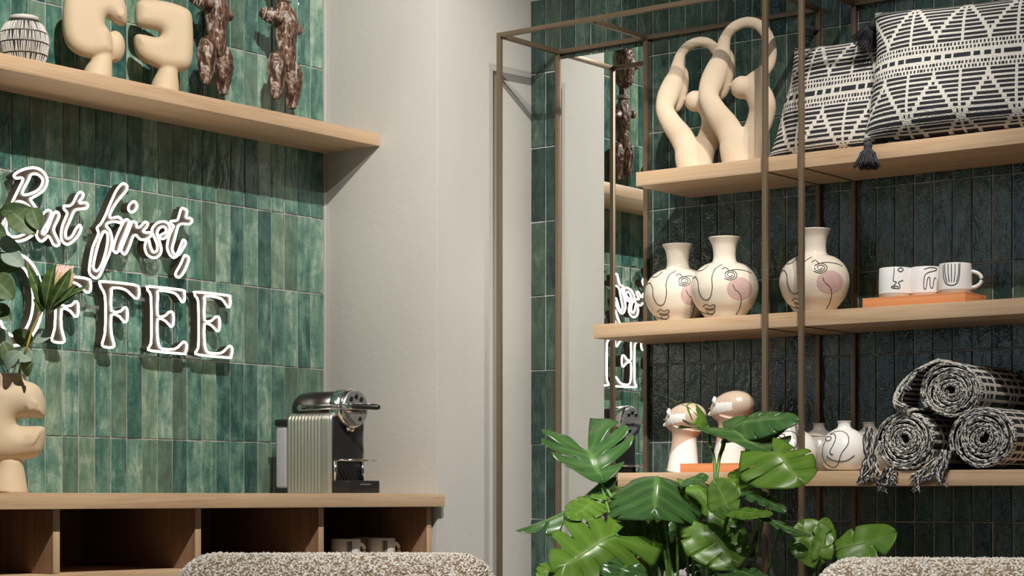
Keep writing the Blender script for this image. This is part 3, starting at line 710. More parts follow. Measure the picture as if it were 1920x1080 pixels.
# ================================================================ top shelf: looped sculptures and cushions
def loop_mesh():
    f = Face(V((ony(1210+600/3.377, 300, -.14).x, -.14, SZ[0])), R(18)); zb = 1004
    cv = lambda x, y, d=0: V((f(1210+x/3.377, 10+y/3.377)[0], d, (zb-y)/3.377*4.98/F))
    w_ = 4.98/F/3.377
    A = [(600,1004,118,0),(590,960,108,0),(565,870,98,0),(550,800,88,0),(510,720,84,0),(452,630,73,-.012),(412,540,66,-.016),(422,455,77,-.008),(450,370,78,.0),(478,290,64,.004),(492,215,47,.002),(512,150,37,0),(562,95,36,0),(640,70,35,0),(715,92,36,0),(772,165,38,0),(795,255,38,.004),(783,340,40,.004),(745,395,46,0),(700,440,60,0),(672,480,74,0)]
    m = MB(); m.tube(spl([cv(x, y, d) for x, y, _, d in A], 5, False), [p.x for p in spl([V((r_*w_, 0, 0)) for _, _, r_, _ in A], 5, False)], 24, flat=.72, up=(0,1,0))
    m2 = MB(); m2.ball(cv(612, 484), 74*w_, 20, 14)
    B = [(650,480,74,0),(705,520,84,0),(738,590,88,0),(735,660,86,.005),(705,750,84,.005),(670,840,82,0),(655,920,86,0),(650,1004,92,0)]
    m3 = MB(); m3.tube(spl([cv(x, y, d) for x, y, _, d in B], 5, False), [p.x for p in spl([V((r_*w_, 0, 0)) for _, _, r_, _ in B], 5, False)], 24, flat=.7, up=(0,1,0))
    m4 = MB(); m4.ball(cv(492, 385, .017), (62*w_, .020, 165*w_), 20, 14, Matrix.Rotation(R(10), 4, 'Y'))
    return f, [q.mesh('q') for q in (m, m2, m3, m4)]
f, ms = loop_mesh()
S2 = fuse('looped_sculpture', ms, .0034, SAND, None, 5); frot(f, S2)
tag(S2, 'sand coloured looped stone sculpture, the taller one nearest the cushions', 'sculpture')
S1 = S2.copy(); COL.objects.link(S1); p = ony(1210+305/3.377, 300, -.125)
S1.location = (p.x, -.125, SZ[0]); S1.scale = (.93, .93, .93)
tag(S1, 'sand coloured looped stone sculpture, the shorter one nearest the shelf end', 'sculpture')

def weave(x, h):        # woven pattern: x along, h from the middle band, metres -> dark yarn or not
    ah = abs(h); P = .129; p = (x/P) % 1; q = abs(p-.5)
    if ah < .0065:
        u = (x/.118) % 1
        return (.02 < u < .36) or (.42 < u < .56) or (.63 < u < .77) or (.84 < u < .97)
    if ah < .0125: return False
    if ah < .0345:
        k = (ah-.0125)/.011; fr = k % 1
        return fr > .30 and ((x/.0088+int(k)*.35) % 1) > .45
    r_ = (ah-.038)/.0122
    if r_ < 0: return False
    i = int(r_)
    if r_-i > .62: return False
    cyc = i % 18; ii = cyc if cyc < 10 else 18-cyc
    qb = (ii-1)*.5/9
    if q > .475: return False
    if ii >= 2 and q < qb-.035: return True
    return q > qb+.05 if ii >= 1 else q > .03
DY = (.022, .022, .030); WY = (.62, .60, .56)
def yarn_mat(name):
    m = mat(name, (.5,.5,.5), .9); g = NG(m); at_ = g.n('Attribute', attribute_name='Yarn'); v = g.coords()
    n = g.noise(v, 420, 3, .7); n2 = g.noise(v, 25, 3, .6)
    c = g.mix(at_.outputs['Fac'], g.mix(n, (.50,.47,.42), (.80,.77,.70)), g.mix(n, (.012,.012,.016), (.05,.05,.062)))
    g.l(c, g.b.inputs['Base Color']); g.b.inputs['Specular IOR Level'].default_value = .2
    w_ = g.n('TexVoronoi', _Scale=330); g.l(v, w_.inputs['Vector'])
    b1 = g.bump(at_.outputs['Fac'], .6, .003); g.bump(w_.outputs['Distance'], .7, .0025, b1); return m
YARN = yarn_mat('black_white_weave')
def face_mesh(name, vs, fs, fc):
    me = bpy.data.meshes.new(name); me.from_pydata(vs, [], fs)
    a = me.color_attributes.new('Yarn', 'FLOAT_COLOR', 'CORNER'); k = len(fs[0])
    a.data.foreach_set('color', np.repeat(np.array(fc, dtype=np.float32), 4*k).tolist()); return me
def cushion(c00, c10, c11, c01, W, H, T, label, tass, ph=0, nx=250, ny=180):
    o_ = (V(c00)+V(c10)+V(c11)+V(c01))/4; r = root('cushion', o_)
    c00, c10, c11, c01 = [V(c)-o_ for c in (c00, c10, c11, c01)]
    N = (c10-c00).cross(c01-c00).normalized()      # towards the viewer side
    if N.dot(V((0,-1,0))) < 0: N = -N
    for side in (1, -1):
        vs = []; fs = []; fc = []
        ax = nx if side == 1 else 60; ay = ny if side == 1 else 44
        for j in range(ay+1):
            v = j/ay
            for i in range(ax+1):
                u = i/ax; U_, V_ = 2*u-1, 2*v-1
                uu = .5+U_*.5*(1-.055*(1-V_*V_)*abs(U_)**3); vv = .5+V_*.5*(1-(.07 if V_ > 0 else .012)*(1-U_*U_)*abs(V_)**3)
                p = c00*(1-uu)*(1-vv)+c10*uu*(1-vv)+c11*uu*vv+c01*(1-uu)*vv
                b = max(0, (1-U_**4)*(1-V_**4 if V_ > 0 else 1-V_**6))**.55
                wr = .003*mn.noise(V((u*5, v*4, ph+3*side)))+.0045*sin(6*V_+4*U_)*(1-b)
                p = p+N*side*(T*b)+N*wr; vs.append(tuple(p))
        for j in range(ay):
            for i in range(ax):
                q = (j*(ax+1)+i, j*(ax+1)+i+1, (j+1)*(ax+1)+i+1, (j+1)*(ax+1)+i); fs.append(q if side == 1 else q[::-1])
                U_ = (i+.5)/ax; V_ = (j+.5)/ay; Vq = 2*V_-1; Vq = Vq if abs(Vq) < .90 else math.copysign(.90+(abs(Vq)-.90)*2.6, Vq); vx = Vq*H/2
                fc.append(1.0 if weave(U_*W+ph, vx) else 0.0)
        me = face_mesh('c', vs, fs, fc); o = newobj('front_cover' if side == 1 else 'back_cover', me, YARN, r, smooth=True)
    for cn_, dr, ln in tass: tassel(r, cn_-o_, dr, ln)
    tag(r, label, 'cushion'); return r
TASM = stone('charcoal_yarn', (.018,.018,.024), (.05,.05,.062), .85, 300, .5)
def tassel(par, p, dr, ln):
    dr = V(dr).normalized(); e1 = dr.orthogonal().normalized(); e2 = dr.cross(e1); m = MB()
    for i in range(170):
        a = random.uniform(0, 2*pi); k = sqrt(random.random()); s_ = ln*.47*k; o_ = e1*cos(a)+e2*sin(a)
        wv = e1*random.uniform(-.003, .003)+e2*random.uniform(-.003, .003)
        pts = [p+dr*(ln*.28)+o_*.006*k, p+dr*ln*.45+o_*s_*.55+wv, p+dr*ln*.75+o_*s_*.85-wv+V((0,0,-.002)), p+dr*(ln*random.uniform(.92, 1.05)*(1-.1*k))+o_*s_*1.05+V((0,0,-.004 if dr.z > -.5 else 0))]
        m.tube(pts, [.0016, .0015, .0013, .0010], 4)
    t = fin('tassel', m, TASM, par, smooth=True)
    n = MB(); n.ball(p+dr*ln*.17, ln*.155, 16, 12); n.tube([p, p+dr*ln*.1], .004, 8)
    for k in range(4): q = p+dr*(ln*(.27+.012*k)); n.tube([q+(e1*cos(a)+e2*sin(a))*.0085 for a in np.linspace(0, 2*pi, 16, endpoint=False)], .0014, 5, closed=True)
    fin('tassel_head', n, TASM, t, smooth=True)
zt = SZ[0]+.001
# the large cushion leans back against the wall, its near corner hanging past the board's edge
bl = ony(1618, 268, -.262); tl = ony(1641, 26, -.17); bl.z = zt+.006
W1 = .56; brr = V((bl.x+W1, -.200, zt+.001)); trr = V((tl.x+W1-.01, -.13, tl.z-.012))
cushion(bl, brr, trr, tl, .57, .345, .062, 'large black and cream woven cushion in front, its corner tassel hanging over the board',
        [(ony(1628, 264, -.272), (0, -.12, -1), .066), (tl+V((-.004, .01, -.012)), (-.55, .35, -.55), .075)], ph=.01)
bl = ony(1440, 292, -.135); tl = ony(1492, 92, -.068); bl.z = zt+.012
W2 = .42; brr = V((bl.x+W2, -.11, zt+.012)); trr = V((tl.x+W2*.9, -.058, tl.z+.01))
cushion(bl, brr, trr, tl, .43, .30, .042, 'smaller black and cream woven cushion behind the large one, next to the looped sculptures',
        [(tl+V((.033, -.004, .004)), (.12, .1, .9), .05)], ph=.045, nx=190, ny=140)

# ================================================================ middle shelf: face vases, tray and mugs
k7 = 3.6; o7 = (1100, 400); mpp = 5.02/F/3.6
VP = [(.0360,0),(.046,.004),(.0566,.019),(.071,.0376),(.0805,.0595),(.084,.0815),(.0785,.106),(.066,.1245),(.051,.136),(.0365,.1415),(.0300,.146),(.0278,.156),(.0282,.170),(.031,.186),(.0360,.197),(.0393,.203),(.0385,.205),(.035,.2035),(.028,.19),(.024,.165)]
VPS = smooth_prof(VP)
cm = ony(1358.3, 500, -.15); cm.z = SZ[1]+.0008
va = root('face_vase', cm)
vb = fin('vase_body', MB().lathe(VPS, 72), CREAM, va, smooth=True)
hitv = lathe_hit(cm, VPS)
def L7(l): return [(o7[0]+x/k7, o7[1]+y/k7) for x, y in l]
def spiral(cx, cy, rx, ry, t=2.6, r0=.25):
    return [(cx+rx*(r0+(1-r0)*i/30)*cos(2*pi*t*i/30), cy+ry*(r0+(1-r0)*i/30)*sin(2*pi*t*i/30)) for i in range(31)]
add_lines(vb, hitv, [L7(l) for l in (
    [(750,390),(785,383),(820,352)], [(714,440),(735,430),(752,465),(757,520),(780,570),(812,585),(836,562),(848,500),(846,430),(868,375),(915,345)],
    spiral(970,415,50,36,2.4), [(915,380),(935,365),(960,385)], [(935,398),(1000,380),(1070,388),(1112,405)],
    [(985,478),(1000,512),(1030,538),(1044,580),(1032,640),(1008,684)],
    [(785,632),(805,614),(832,625),(860,616),(866,634),(835,646),(800,640)], [(800,648),(832,655),(862,650),(860,672),(830,680),(808,662)], [(735,640),(790,672),(850,684)])], BLACKM, .0011)
def spot_patch(c, rx, ry, hit, parent, mt):
    vs = []; fs = []; nr, na = 7, 36
    for j in range(nr+1):
        for i in range(na):
            a = 2*pi*i/na; px = c[0]+rx*j/nr*cos(a); py = c[1]+ry*j/nr*sin(a); h = hit(px, py)
            if h is None: h = vs[-1] if vs else V((0,0,0))
            nn = V((h[0], h[1], 0)).normalized(); vs.append(V(h)+nn*.0004)
    for j in range(nr):
        for i in range(na): fs.append((j*na+i, (j+1)*na+i, (j+1)*na+(i+1) % na, j*na+(i+1) % na))
    fin('painted_spot', MB().add(vs, fs), mt, parent, smooth=True)
spot_patch((o7[0]+1032/k7, o7[1]+508/k7), 85/k7, 76/k7, hitv, vb, PINK)
tag(va, 'white round vase with line-drawn face and pink spot, middle of the three', 'vase', 'face vases on the middle shelf')
def copy_tree(o, parent=None):
    c = o.copy(); COL.objects.link(c); c.parent = parent
    for ch in o.children: copy_tree(ch, c)
    return c
vl = copy_tree(va); vl.location = ony(1271, 500, -.10); vl.location.z = cm.z; vl.rotation_euler.z = R(2)
vl['label'] = 'white round vase with a line-drawn face, leftmost on the middle shelf, partly behind another'
vr2 = copy_tree(va); vr2.location = ony(1527, 500, -.15); vr2.location.z = cm.z; vr2.rotation_euler.z = R(-3)
vr2['label'] = 'white round vase with a line-drawn face and pink spot behind the bronze post'
def tray(x0, x1, y0, y1, z, label, h=.021):
    r = root('orange_tray', ((x0+x1)/2, (y0+y1)/2, z)); a, b = (x1-x0)/2, (y1-y0)/2
    fin('tray_body', MB().box((-a,-b,0), (a,b,h-.004)), ORANGE, r, bev=.0008)
    for q in (((-a,-b),(a,-b+.003)), ((-a,b-.003),(a,b)), ((-a,-b+.003),(-a+.003,b-.003)), ((a-.003,-b+.003),(a,b-.003))):
        fin('tray_rim', MB().box((*q[0],h-.004), (*q[1],h)), ORANGE, r)
    tag(r, label, 'tray'); return r
x0, x1 = ony(1617, 560, -.245).x, ony(1810, 560, -.245).x
t_ = tray(x0, x1, -.245, -.135, SZ[1]+.0005, 'orange lacquer tray under the three mugs on the middle shelf', .022); tz = SZ[1]+.0005+.0182
M1 = [[(636,352),(634,400),(630,455),(650,462),(640,482),(616,500),(670,507),(672,480),(664,465),(696,452)],[(637,352),(680,362)],[(658,380),(680,366),(697,380),(678,394),(660,384)],[(630,498),(650,492),(668,498)]]
M2 = [[(838,378),(875,366),(918,370),(915,385),(860,402),(840,430),(836,500),(850,508),(862,440),(876,436),(880,495),(896,500),(906,440),(918,440)]]
M3 = [[(x, 330),(x, 400),(x+(1022-x)*.3, 462)] for x in (978, 1000, 1022, 1046, 1070)]+[[(966,335),(968,420),(985,470),(1022,486),(1060,470),(1076,420),(1080,335)]]
mug('line_art_mug', 1678, -.202, tz, 0, .0372, .0725, R(24), M1, 'white mug with a drawn profile face, leftmost of three on the orange tray')
mug('line_art_mug', 1736, -.172, tz, 0, .0372, .0725, R(24), M2, 'white mug with a squiggle drawing, partly hidden between the two front mugs')
mug('line_art_mug', 1791, -.200, tz, 0, .0372, .0725, R(20), M3, 'white mug with a striped hand drawing, rightmost of three on the orange tray')

# ================================================================ bottom shelf: bust vases, round vases, rolled blankets
def bust(px, y, zb, sc_, label):
    c = ony(px, 800, y); c.z = zb; r = root('bust_vase', c, R(-6)); u = .0345*sc_
    H = .165*sc_
    m = MB(); m.tube(spl([V(p)*sc_ for p in ((-.002,0,0),(0,0,.02),(.002,0,.05),(.004,0,.078),(.006,0,.095),(.010,0,.112))], 4, False), [p.x*sc_ for p in spl([V((q,0,0)) for q in (.040,.038,.034,.031,.033,.041)], 4, False)], 28, up=(1,0,0))
    h = MB(); h.ball(V((.008,0,.134))*sc_, (.057*sc_, .044*sc_, .037*sc_), 24, 18, Matrix.Rotation(R(-14), 4, 'Y'))
    n = MB(); n.tube([V((-.040,-.006,.124))*sc_, V((-.056,-.010,.117))*sc_], [.010*sc_, .003*sc_], 12)
    b = fuse('vase_body', [m.mesh('a'), h.mesh('b'), n.mesh('c')], .0016, TAN, r, 5)
    # painted zones of the body, told apart by height and side
    for mt in (WHITE, TERRA): b.data.materials.append(mt)
    for p in b.data.polygons:
        q = p.center/sc_
        if q.z < .058+q.x*.75: p.material_index = 1
        elif q.y < .006 and q.x < .036 and .112+.16*(q.x+.05) < q.z < .1425+.02*(q.x+.05): p.material_index = 1
        elif q.z < .122+q.x*.25: p.material_index = 2
    fin('nose', MB().tube([V((-.014,-.038,.138))*sc_, V((-.014,-.041,.150))*sc_, V((-.012,-.040,.158))*sc_], [.0045*sc_,.005*sc_,.003*sc_], 10), WHITE, b, smooth=True)
    fin('mouth_line', MB().tube([V((-.036,-.0325,.131))*sc_, V((-.018,-.0405,.133))*sc_], .0010*sc_, 6), TERRA, b)
    tag(r, label, 'vase')
zs = SZ[2]+.0008
bust(1281, -.175, zs, 1.0, 'peach and white bust-shaped vase, the shorter one nearest the shelf end')
xa_, xb_ = ony(1275, 870, -.235).x, ony(1420, 870, -.235).x
tray(xa_, xb_, -.235, -.115, SZ[2]+.0005, 'orange lacquer tray on the bottom shelf under the taller bust vase', .021)
bust(1368, -.165, zs+.0180, 1.05, 'peach and white bust-shaped vase standing on the orange tray behind the plant')
FP = smooth_prof([(.030,0),(.042,.005),(.053,.022),(.0572,.043),(.054,.064),(.044,.082),(.030,.094),(.0175,.101),(.0145,.108),(.015,.114),(.0165,.1165),(.014,.117),(.011,.112)])
def flask(px, y, label, mt=WHITE, sc_=1.0, lines=None, band=False):
    c = ony(px, 840, y); c.z = zs; r = root('round_vase', c); b = fin('vase_body', MB().lathe([(a*sc_, h*sc_) for a, h in FP], 56), mt, r, smooth=True)
    if lines: add_lines(b, lathe_hit(c, FP), lines, BLACKM, .0011)
    if band:
        for h_, rr in ((.0855, .0415),): fin('brown_band', MB().tube([(rr*sc_*cos(a), rr*sc_*sin(a), h_*sc_+.002*sin(2*a)) for a in np.linspace(0, 2*pi, 40, endpoint=False)], .0012, 6, closed=True), BLACKM, b, smooth=True)
    tag(r, label, 'vase'); return r
def L2_(l): return [(1140+x/3.84, 640+y/3.84) for x, y in l]
FL = [L2_(l) for l in ([(1565,718),(1548,760),(1545,830),(1575,885),(1625,908),(1655,885),(1680,810),(1728,740),(1728,680),(1690,650),(1640,650),(1600,668)],
     [(1600,672),(1630,668),(1638,700),(1622,745),(1600,785),(1600,808),(1620,816)], [(1566,700),(1582,686),(1606,692),(1600,712),(1576,716),(1566,702)], [(1575,828),(1610,852),(1660,864),(1720,858),(1775,822)])]
flask(1583, -.185, 'white round vase with a smiling line-drawn face beside the rolled blankets', lines=FL)
flask(1488, -.185, 'white round vase half hidden behind the bronze post and monstera leaf', lines=[[(x-95, y) for x, y in l] for l in FL])
flask(1536, -.085, 'taupe round vase behind and between the two white face vases', GREYV, 1.0, band=True)
flask(1630, -.085, 'taupe round vase behind the white face vase and the fringed blanket', GREYV, 1.0, band=True)

def blanket(px, py, y0, rr, ln, label, sqx=1.0, sqz=1.0, turns=4.6, a0=0, flap=None, fringe=(), ph=0.0, yaw=0):
    c = ony(px, py, y0); r = root('rolled_blanket', c, yaw); pitch = (rr-.004)/turns; t_ = pitch*.80; n = int(turns*56)
    rad = lambda th: .004+pitch*th/(2*pi)
    def pos(th, off, y):
        q = rad(th)+off*t_; wob = 1+.035*sin(2.3*th+ph*40)+.02*mn.noise(V((th*1.3, ph, 0)))
        return V((cos(th+a0)*q*sqx*wob, y, sin(th+a0)*q*sqz*wob))
    ths = np.linspace(.3, 2*pi*turns, n)
    vs = []; fs = []; fc = []; offs = [0, .18, .34, .5, .66, .82, 1.0]; k = len(offs)
    for i, th in enumerate(ths):
        for j, of in enumerate(offs):
            e = .0025*sin(pi*of)+.0012*random.uniform(-1, 1); vs.append(pos(th, of+.08*random.uniform(-1, 1), -e))
    for i in range(n-1):
        for j in range(k-1):
            fs.append((i*k+j, i*k+j+1, (i+1)*k+j+1, (i+1)*k+j))
            if j in (0, 5): fc.append(0.0 if random.random() > .12 else 1.0)
            else: fc.append(float(((i+j) % 4 < 2) if j in (2, 3) else (random.random() < .62)))
    newobj('rolled_end', face_mesh('e', [tuple(p) for p in vs], fs, fc), YARN, r, smooth=False)
    # the sheet itself: inner and outer faces through the depth of the roll
    L = 46; i0 = int(n*(1-1.15/turns)); vs = []; fs = []; fc = []
    ys = [ln*j/L for j in range(L+1)]; sub = 3; th2 = np.linspace(ths[i0], ths[-1], (n-i0)*sub)
    s_ = 0; prev = None
    for i, th in enumerate(th2):
        for y in ys: vs.append(tuple(pos(th, 1.0, y+.0005)))
        s_i = th*rr
        if i:
            for j in range(L):
                a = (i-1)*(L+1)+j; fs.append((a, a+1, a+L+2, a+L+1))
                fc.append(1.0 if (weave(ys[j]*1.0+ph+.03, .045+(s_i % .35)*.62) and j > 1) else (float(i % 3 == 0) if j <= 1 else 0.0))
    newobj('outer_wrap', face_mesh('w', vs, fs, fc), YARN, r, smooth=True)
    m = MB()
    for i in range(0, i0-1, 3):
        a, b = ths[i], ths[min(i+3, n-1)]; m.add([pos(a,1,0), pos(b,1,0), pos(b,1,ln), pos(a,1,ln)], [(0,1,2,3)])
    fin('inner_layers', m, mat('weave_inside', (.18,.17,.16), .9), r, smooth=True)
    if flap:
        vs = []; fs = []; fc = []; P = spl([V(((x-px)*4.6/F/.80, 0, (py-yy)*4.6/F)) for x, yy in flap], 12, False); dep = [0, .004, .008, .02, .06, .12]
        for i, p in enumerate(P):
            for d in dep: vs.append((p.x+.0008*random.uniform(-1,1), d-.004, p.z+.0008*random.uniform(-1,1)))
            if i:
                for j in range(len(dep)-1): a = (i-1)*len(dep)+j; fs.append((a, a+1, a+len(dep)+1, a+len(dep))); fc.append(float((i//2) % 2) if j else 0.0)
        o = newobj('loose_fold', face_mesh('f', vs, fs, fc), YARN, r); so = o.modifiers.new('s', 'SOLIDIFY'); so.thickness = .006
    for fr in [[(x+dx+random.uniform(-2,2), yy+random.uniform(-3,3)) for x, yy in q_] for q_ in fringe for dx in (-2.5, 2.5)]:
        fo = None; mw = MB(); mb_ = MB()
        for q in range(6):
            off = V((random.uniform(-.004,.004), random.uniform(-.006,.004), 0))
            P = spl([ony(x+random.uniform(-2.2,2.2), yy+random.uniform(-1.5,1.5), -.272)-c+off for x, yy in fr], 10, False)
            P = [p+V((cos(i*.9+q)*.0014, sin(i*.9+q)*.0014, 0)) for i, p in enumerate(P)]
            (mw if q % 2 else mb_).tube(P, .0015, 5)
        for q in range(9):      # the frayed ends under the knot
            e = fr[-1]; P = [ony(e[0]+random.uniform(-1,1), e[1]-3, -.273)-c, ony(e[0]+random.uniform(-5,5), e[1]+3, -.274)-c, ony(e[0]+random.uniform(-8,8), e[1]+random.uniform(5, 10), -.273)-c]
            (mw if q % 2 else mb_).tube(P, .0010, 4)
        if yaw:
            for mm in (mw, mb_): mm.v = [tuple(Matrix.Rotation(-yaw, 3, 'Z') @ V(p)) for p in mm.v]
        mw.ball(ony(*fr[-1], -.272)-c if not yaw else Matrix.Rotation(-yaw, 3, 'Z') @ (ony(*fr[-1], -.272)-c), .0036, 8, 6)
        o = fin('fringe', mw, mat('cream_yarn', (.62,.59,.54), .9), r, smooth=True); fin('dark_strands', mb_, TASM, o, smooth=True)
    tag(r, label, 'blanket', 'rolled blankets'); return r
PX = 4.62/F
r_l = 55*PX
blanket(1697, 825, -.262, .0655, .25, 'rolled black and white blanket, lower left of the pile, with fringe hanging over the board', 1.04, .98, 6.6, 2.2, ph=.02,
    fringe=[[(1632,800),(1624,840),(1630,875),(1612,900)],[(1640,815),(1632,850),(1622,878),(1618,896)],[(1645,830),(1640,862),(1640,885),(1628,895)],[(1662,880),(1656,893),(1648,904),(1655,915)],[(1672,878),(1664,890),(1662,905),(1650,912)],[(1680,884),(1676,895),(1672,902)],
            [(1768,845),(1750,868),(1728,890),(1716,912)],[(1775,850),(1762,872),(1752,886),(1738,894)],[(1780,845),(1774,870),(1766,890),(1770,902)],[(1762,856),(1745,872),(1725,884),(1712,893)],[(1770,860),(1758,880),(1753,890)]])
blanket(1843, 822, -.258, .0665, .25, 'rolled black and white blanket, lower right of the pile', 1.05, .98, 5.4, 1.0, ph=.31)
blanket(1783, 733, -.255, .066, .25, 'rolled black and white blanket lying on top of the other two', 1.06, .90, 6.2, 2.5, ph=.57,
    flap=[(1722,762),(1703,766),(1693,750),(1701,724),(1722,700),(1748,684),(1765,677)],
    fringe=[[(1698,718),(1690,738),(1684,752),(1694,764)],[(1688,738),(1682,750),(1688,762)],[(1736,690),(1722,696),(1714,706),(1700,722)]])

# ================================================================ lowest board: ring vase and candle holder
z4 = .7008
c = ony(1292, 1045, -.14); r = root('patterned_candle_pot', (c.x, -.14, z4))
m_ = glaze('marbled_glaze', (.03,.03,.035), (.6,.6,.62), .3); mm = m_.node_tree.nodes
fin('pot_body', MB().lathe(smooth_prof([(.03,0),(.055,.02),(.066,.07),(.060,.12),(.040,.150),(.018,.165),(.010,.171)]), 48), m_, r, smooth=True)
fin('candle_socket', MB().lathe([(.010,.170),(.0105,.182),(.009,.184)], 24), BLACKM, r, angle=R(40))
fin('candle', MB().lathe([(.0085,.182),(.0085,.245),(.006,.248),(.002,.249)], 24), mat('white_wax', (.78,.74,.72), .5), r, angle=R(40))
tag(r, 'black and white patterned pot with a white candle on the lowest board behind the leaves', 'candle holder')
c = ony(1412, 1090, -.14); r = root('ring_vase', (c.x, -.14, z4))
m = MB(); m.tube([V((cos(a)*.055, 0, .085+sin(a)*.055)) for a in np.linspace(0, 2*pi, 40, endpoint=False)], .018, 16, closed=True)
fin('vase_body', m, mat('dark_glaze', (.03,.032,.035), .3), r, smooth=True)
fin('vase_neck', MB().lathe([(.012,.150),(.011,.19),(.017,.215),(.014,.215),(.010,.19)], 24), mat('dark_glaze_neck', (.03,.032,.035), .3), r, smooth=True)
fin('vase_foot', MB().lathe([(.026,0),(.026,.006),(.016,.016)], 24), r.children[0].active_material, r)
tag(r, 'dark ring-shaped vase with a short neck on the lowest board', 'vase')

# ================================================================ monstera plant
PD = 4.55
pc = atd(1290, 1000, PD); pc.z = 0
mp = root('monstera_plant', pc)
fin('pot', MB().lathe(smooth_prof([(.13,0),(.15,.01),(.175,.15),(.185,.32),(.18,.34),(.165,.34),(.16,.30)]), 56), stone('pot_grey', (.34,.33,.31), (.42,.41,.39), .8, 20), mp, smooth=True)
fin('soil', MB().lathe([(.001,.305),(.166,.306)], 40), mat('soil', (.03,.02,.014), .95), mp)
def monstera(A, T, W, nrm, mt, lobes=5, droop=.18, cup=.10, cut=.46, seed=0, base=.28, fold=0.0, gp=1.0):
    rd = random.Random(seed); A = V(A); T = V(T); d = T-A; L = d.length; d.normalize(); N = V(nrm); N = (N-d*N.dot(d)).normalized(); S = d.cross(N)
    vs = []; fs = []; col = []; nt = 10
    def place(s_, x, y):      # local leaf plane: x sideways, y along the midrib
        v = y/L; z = -droop*L*(v*v)-cup*abs(x)**1.3*(1.6/ (W**.3))+fold*abs(x)+  .022*W*sin(9*v+3*x/W)+.075*W*sin(14*abs(x)/W+5*v)*min(1, abs(x)/W*1.6)*.5
        return A+d*y+S*x+N*(z+droop*L*v)
    def edge(s_):        # where the vein that leaves the midrib at s_ meets the rim; heart shape with lobes behind the stalk
        ang = pi*(1-s_)*.80+.0      # 0 = tip, large = behind the stalk
        rr = (1-s_)**.5
        X = W*.5*(sin(pi*min(1, (s_*.90+.10)))**.62); Y = L*(-base+(1+base)*s_**.86)
        return X, Y
    for side in (-1, 1):
        bnd = [k/lobes for k in range(lobes+1)]; bnd[0] = 0
        for k in range(lobes):
            a, b = bnd[k], bnd[k+1]; ns = 7; o0 = len(vs)
            gap = 0.0 if rd.random() < .25 else gp*rd.uniform(.10, .22); t0 = cut+rd.uniform(-.04, .20); ext = rd.uniform(.94, 1.06)
            for i in range(ns+1):
                q = i/ns
                for j in range(nt+1):
                    t = j/nt; g_ = gap*max(0, (t-t0)/(1-t0))**.8*(b-a)
                    ga = g_ if k > 0 else 0; gb = g_ if k < lobes-1 else 0
                    s_ = a+ga+(b-a-ga-gb)*q
                    tt = t*(ext-(.05*(2*q-1)**2 if t > .6 and gap else 0)*((t-.6)/.4))
                    ex, ey = edge(min(.999, s_)); m0 = L*(.02+.80*s_**1.15)*1.0; cx_ = ex*tt; cy_ = m0*(1-tt)+ey*tt-.10*L*sin(pi*tt)*(1-s_)*.4
                    vs.append(place(s_, side*cx_, cy_)); vein = max(0, 1-abs(q-.5)*5.5)*.55*(1-t*.6)+max(0, 1-t*9)
                    col.append(min(1, vein))
            for i in range(ns):
                for j in range(nt):
                    p = (o0+i*(nt+1)+j, o0+i*(nt+1)+j+1, o0+(i+1)*(nt+1)+j+1, o0+(i+1)*(nt+1)+j); fs.append(p if side == 1 else p[::-1])
    me = bpy.data.meshes.new('leaf'); me.from_pydata([tuple(p) for p in vs], [], fs); setcol(me, col)
    bm = bmesh.new(); bm.from_mesh(me); bmesh.ops.remove_doubles(bm, verts=bm.verts, dist=.0006); bm.to_mesh(me); bm.free()
    o = newobj('leaf', me, mt, mp, smooth=True); so = o.modifiers.new('s', 'SOLIDIFY'); so.thickness = .0009
    mid = MB(); mid.tube([place(0, 0, L*v)-N*.0006 for v in np.linspace(0, .97, 9)], [.0022-.0019*v for v in np.linspace(0, .97, 9)], 6)
    fin('midrib', mid, STEMG, o, smooth=True); return o
def stalk(pts, r0=.0038):
    P = spl([(atd(x, y, d)-pc) if len(q) == 3 else q for q in pts for (x, y, d) in [q]], 6, False)
    fin('stalk', MB().tube(P, [r0*(1.15-.5*i/len(P)) for i in range(len(P))], 10), STEMG, mp, smooth=True)
